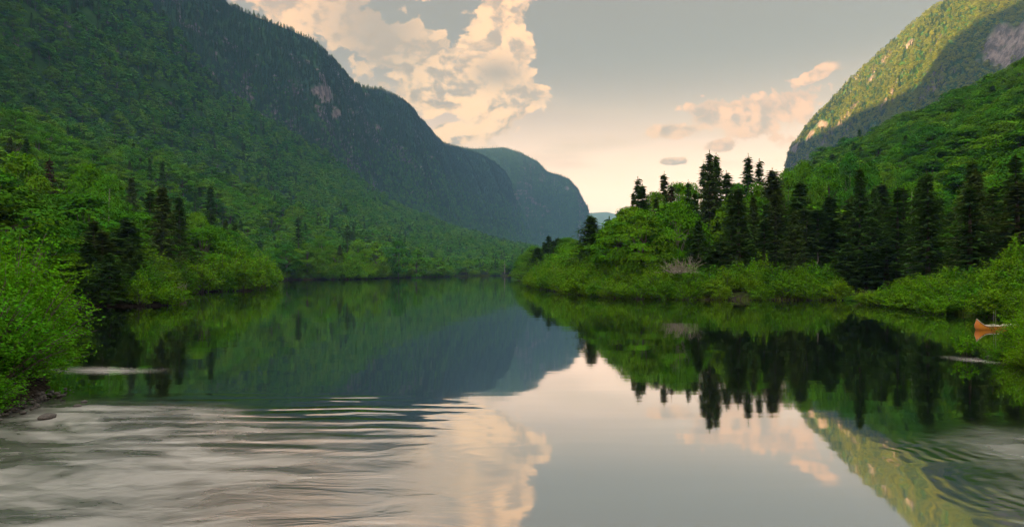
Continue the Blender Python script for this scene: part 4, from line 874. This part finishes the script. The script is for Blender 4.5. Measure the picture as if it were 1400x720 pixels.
# ------------------------------------------------------------------ canoe
def canoe():
    L, B, n, k = 4.9, 0.86, 33, 13
    root = bpy.data.objects.new('canoe', None); COL.objects.link(root); root.location = (26.2, 36.2, -0.10); root.rotation_euler = (0, 0, R(17)); root.scale = (0.9, 0.9, 0.88)
    tag(root, 'orange canoe with upturned bow and cream inside, moored under the right willows', 'canoe')
    def sec(t, inset):                       # t -1 (bow, left) .. 1; the stem is a rounded, recurved edge
        w = (B/2)*(1-abs(t)**2.6)**0.75; e = max(0.0, (abs(t)-0.70)/0.30); sheer = 0.33+0.42*e**1.8; pts = []
        for j in range(k):
            a = math.pi*j/(k-1); y = -math.cos(a); zz = 1-math.sin(a)**0.6       # 1 at the gunwale, 0 at the keel
            low = 0.30*(1-math.sqrt(max(0.0, 1-min(1.0, abs(zz-0.62)/0.62)**2)))+(0.10*max(0, zz-0.75)/0.25 if zz > 0.75 else 0)
            x = t*L/2-math.copysign(1, t)*e**1.5*low
            pts.append((x, y*max(w-inset*0.014, 0.006), inset*0.014*(1-zz)+sheer*zz))
        return pts
    ts = np.sin(np.linspace(-math.pi/2, math.pi/2, n))
    for nm, inset, m in (('hull', 0, 'canoe_orange'), ('lining', 1, 'canoe_cream')):
        V = [p for t in ts for p in sec(t, inset)]; F = [(i*k+j, (i+1)*k+j, (i+1)*k+j+1, i*k+j+1) for i in range(n-1) for j in range(k-1)]
        if nm == 'hull':
            mi = [1 if (f[0]//k < 4 or f[0]//k > n-6) and (f[0] % k < 3 or f[0] % k > k-5) else 0 for f in F]
            obj(nm, mesh(nm, V, F, [M['canoe_orange'], M['canoe_red']], mi=mi, smooth=True), root)
        else: obj(nm, mesh(nm, V, F, M[m], smooth=True), root)
    for sd in (0, k-1):
        P = [sec(t, 0)[sd] for t in ts]; a = Acc(); a.tube(np.array(P)+np.array([0, 0, 0.008]), np.full(n, 0.022), 6); obj('gunwale', a.build('gunwale', M['canoe_cream'], True), root)
        a = Acc(); a.tube(np.array(P)+np.array([0, (-0.012 if sd == 0 else 0.012), -0.025]), np.full(n, 0.010), 5); obj('rubbing_strip', a.build('rubbing_strip', M['canoe_dark'], True), root)
    for t in (-0.28, 0.3):
        s0, s1 = sec(t, 0)[0], sec(t, 0)[-1]; a = Acc(); a.tube([s0, ((s0[0]+s1[0])/2, 0, s0[2]-0.03), s1], [0.025]*3, 6); obj('thwart', a.build('thwart', M['pale_bark']), root)
    for t in (-0.58, 0.58):
        w = (B/2)*(1-abs(t)**2.3)**0.8*0.95; x = t*L/2; z = 0.30
        V = [(x+a*0.13, b*w, z+c*0.02) for a in (-1, 1) for b in (-1, 1) for c in (-1, 1)]
        obj('seat', mesh('seat', V, [(0, 1, 3, 2), (4, 6, 7, 5), (0, 4, 5, 1), (2, 3, 7, 6), (0, 2, 6, 4), (1, 5, 7, 3)], M['pale_bark']), root)
    # deck plates at the ends and the dark band round the hull
    for e in (-1, 1):
        tt = [e*(1-0.11*q) for q in (0.1, 0.5, 1.0)]; V = []; 
        for t in tt: V += [tuple(np.array(sec(t, 0)[0])+(0, 0, 0.004)), tuple(np.array(sec(t, 0)[-1])+(0, 0, 0.004))]
        obj('deck', mesh('deck', V, [(0, 1, 3, 2), (2, 3, 5, 4)], M['canoe_cream']), root)
    a = Acc(); a.tube(np.array(sec(-0.62, -0.7)), np.full(k, 0.012), 4); obj('band', a.build('band', M['canoe_dark']), root)
canoe()
def pole(px, py0, py1, d, lean, label):
    x = (px-700)/FPX*d; a = Acc(); z0 = CAMZ+(HOR-py0)/FPX*d; z1 = CAMZ+(HOR-py1)/FPX*d
    a.tube([(0, 0, 0), (lean*0.5, 0, (z1-z0)*0.5), (lean, 0, z1-z0)], [0.010, 0.008, 0.005], 5); o = obj('bare_stem', a.build('bare_stem', M['pale_bark'], True), loc=(x, d, z0)); tag(o, label, 'stem')
pole(1358.5, 446, 424, 35.2, 0.0, 'pale bare stem rising beside the canoe, the left and shorter one')
pole(1361.5, 446, 423, 35.0, -0.02, 'pale bare stem rising beside the canoe, the right and longer one')

# ------------------------------------------------------------------ evening haze
mh, g = mat('evening haze'); pvn = g.new('ShaderNodeVolumePrincipled'); pvn.inputs['Color'].default_value = (0.28, 0.56, 1.0, 1); pvn.inputs['Density'].default_value = 0.00016
pvn.inputs['Anisotropy'].default_value = 0.0
g.l.new(pvn.outputs[0], g.out.inputs['Volume'])
x0, x1, y0, y1, z0, z1 = -5000, 6000, -300, 9500, -4.0, 720
Vh = [(x, y, z) for x in (x0, x1) for y in (y0, y1) for z in (z0, z1)]
o = obj('haze', mesh('haze', Vh, [(0, 1, 3, 2), (4, 6, 7, 5), (0, 4, 5, 1), (2, 3, 7, 6), (0, 2, 6, 4), (1, 5, 7, 3)], mh), kind='stuff'); tag(o, 'thin blue evening haze filling the valley', 'haze')
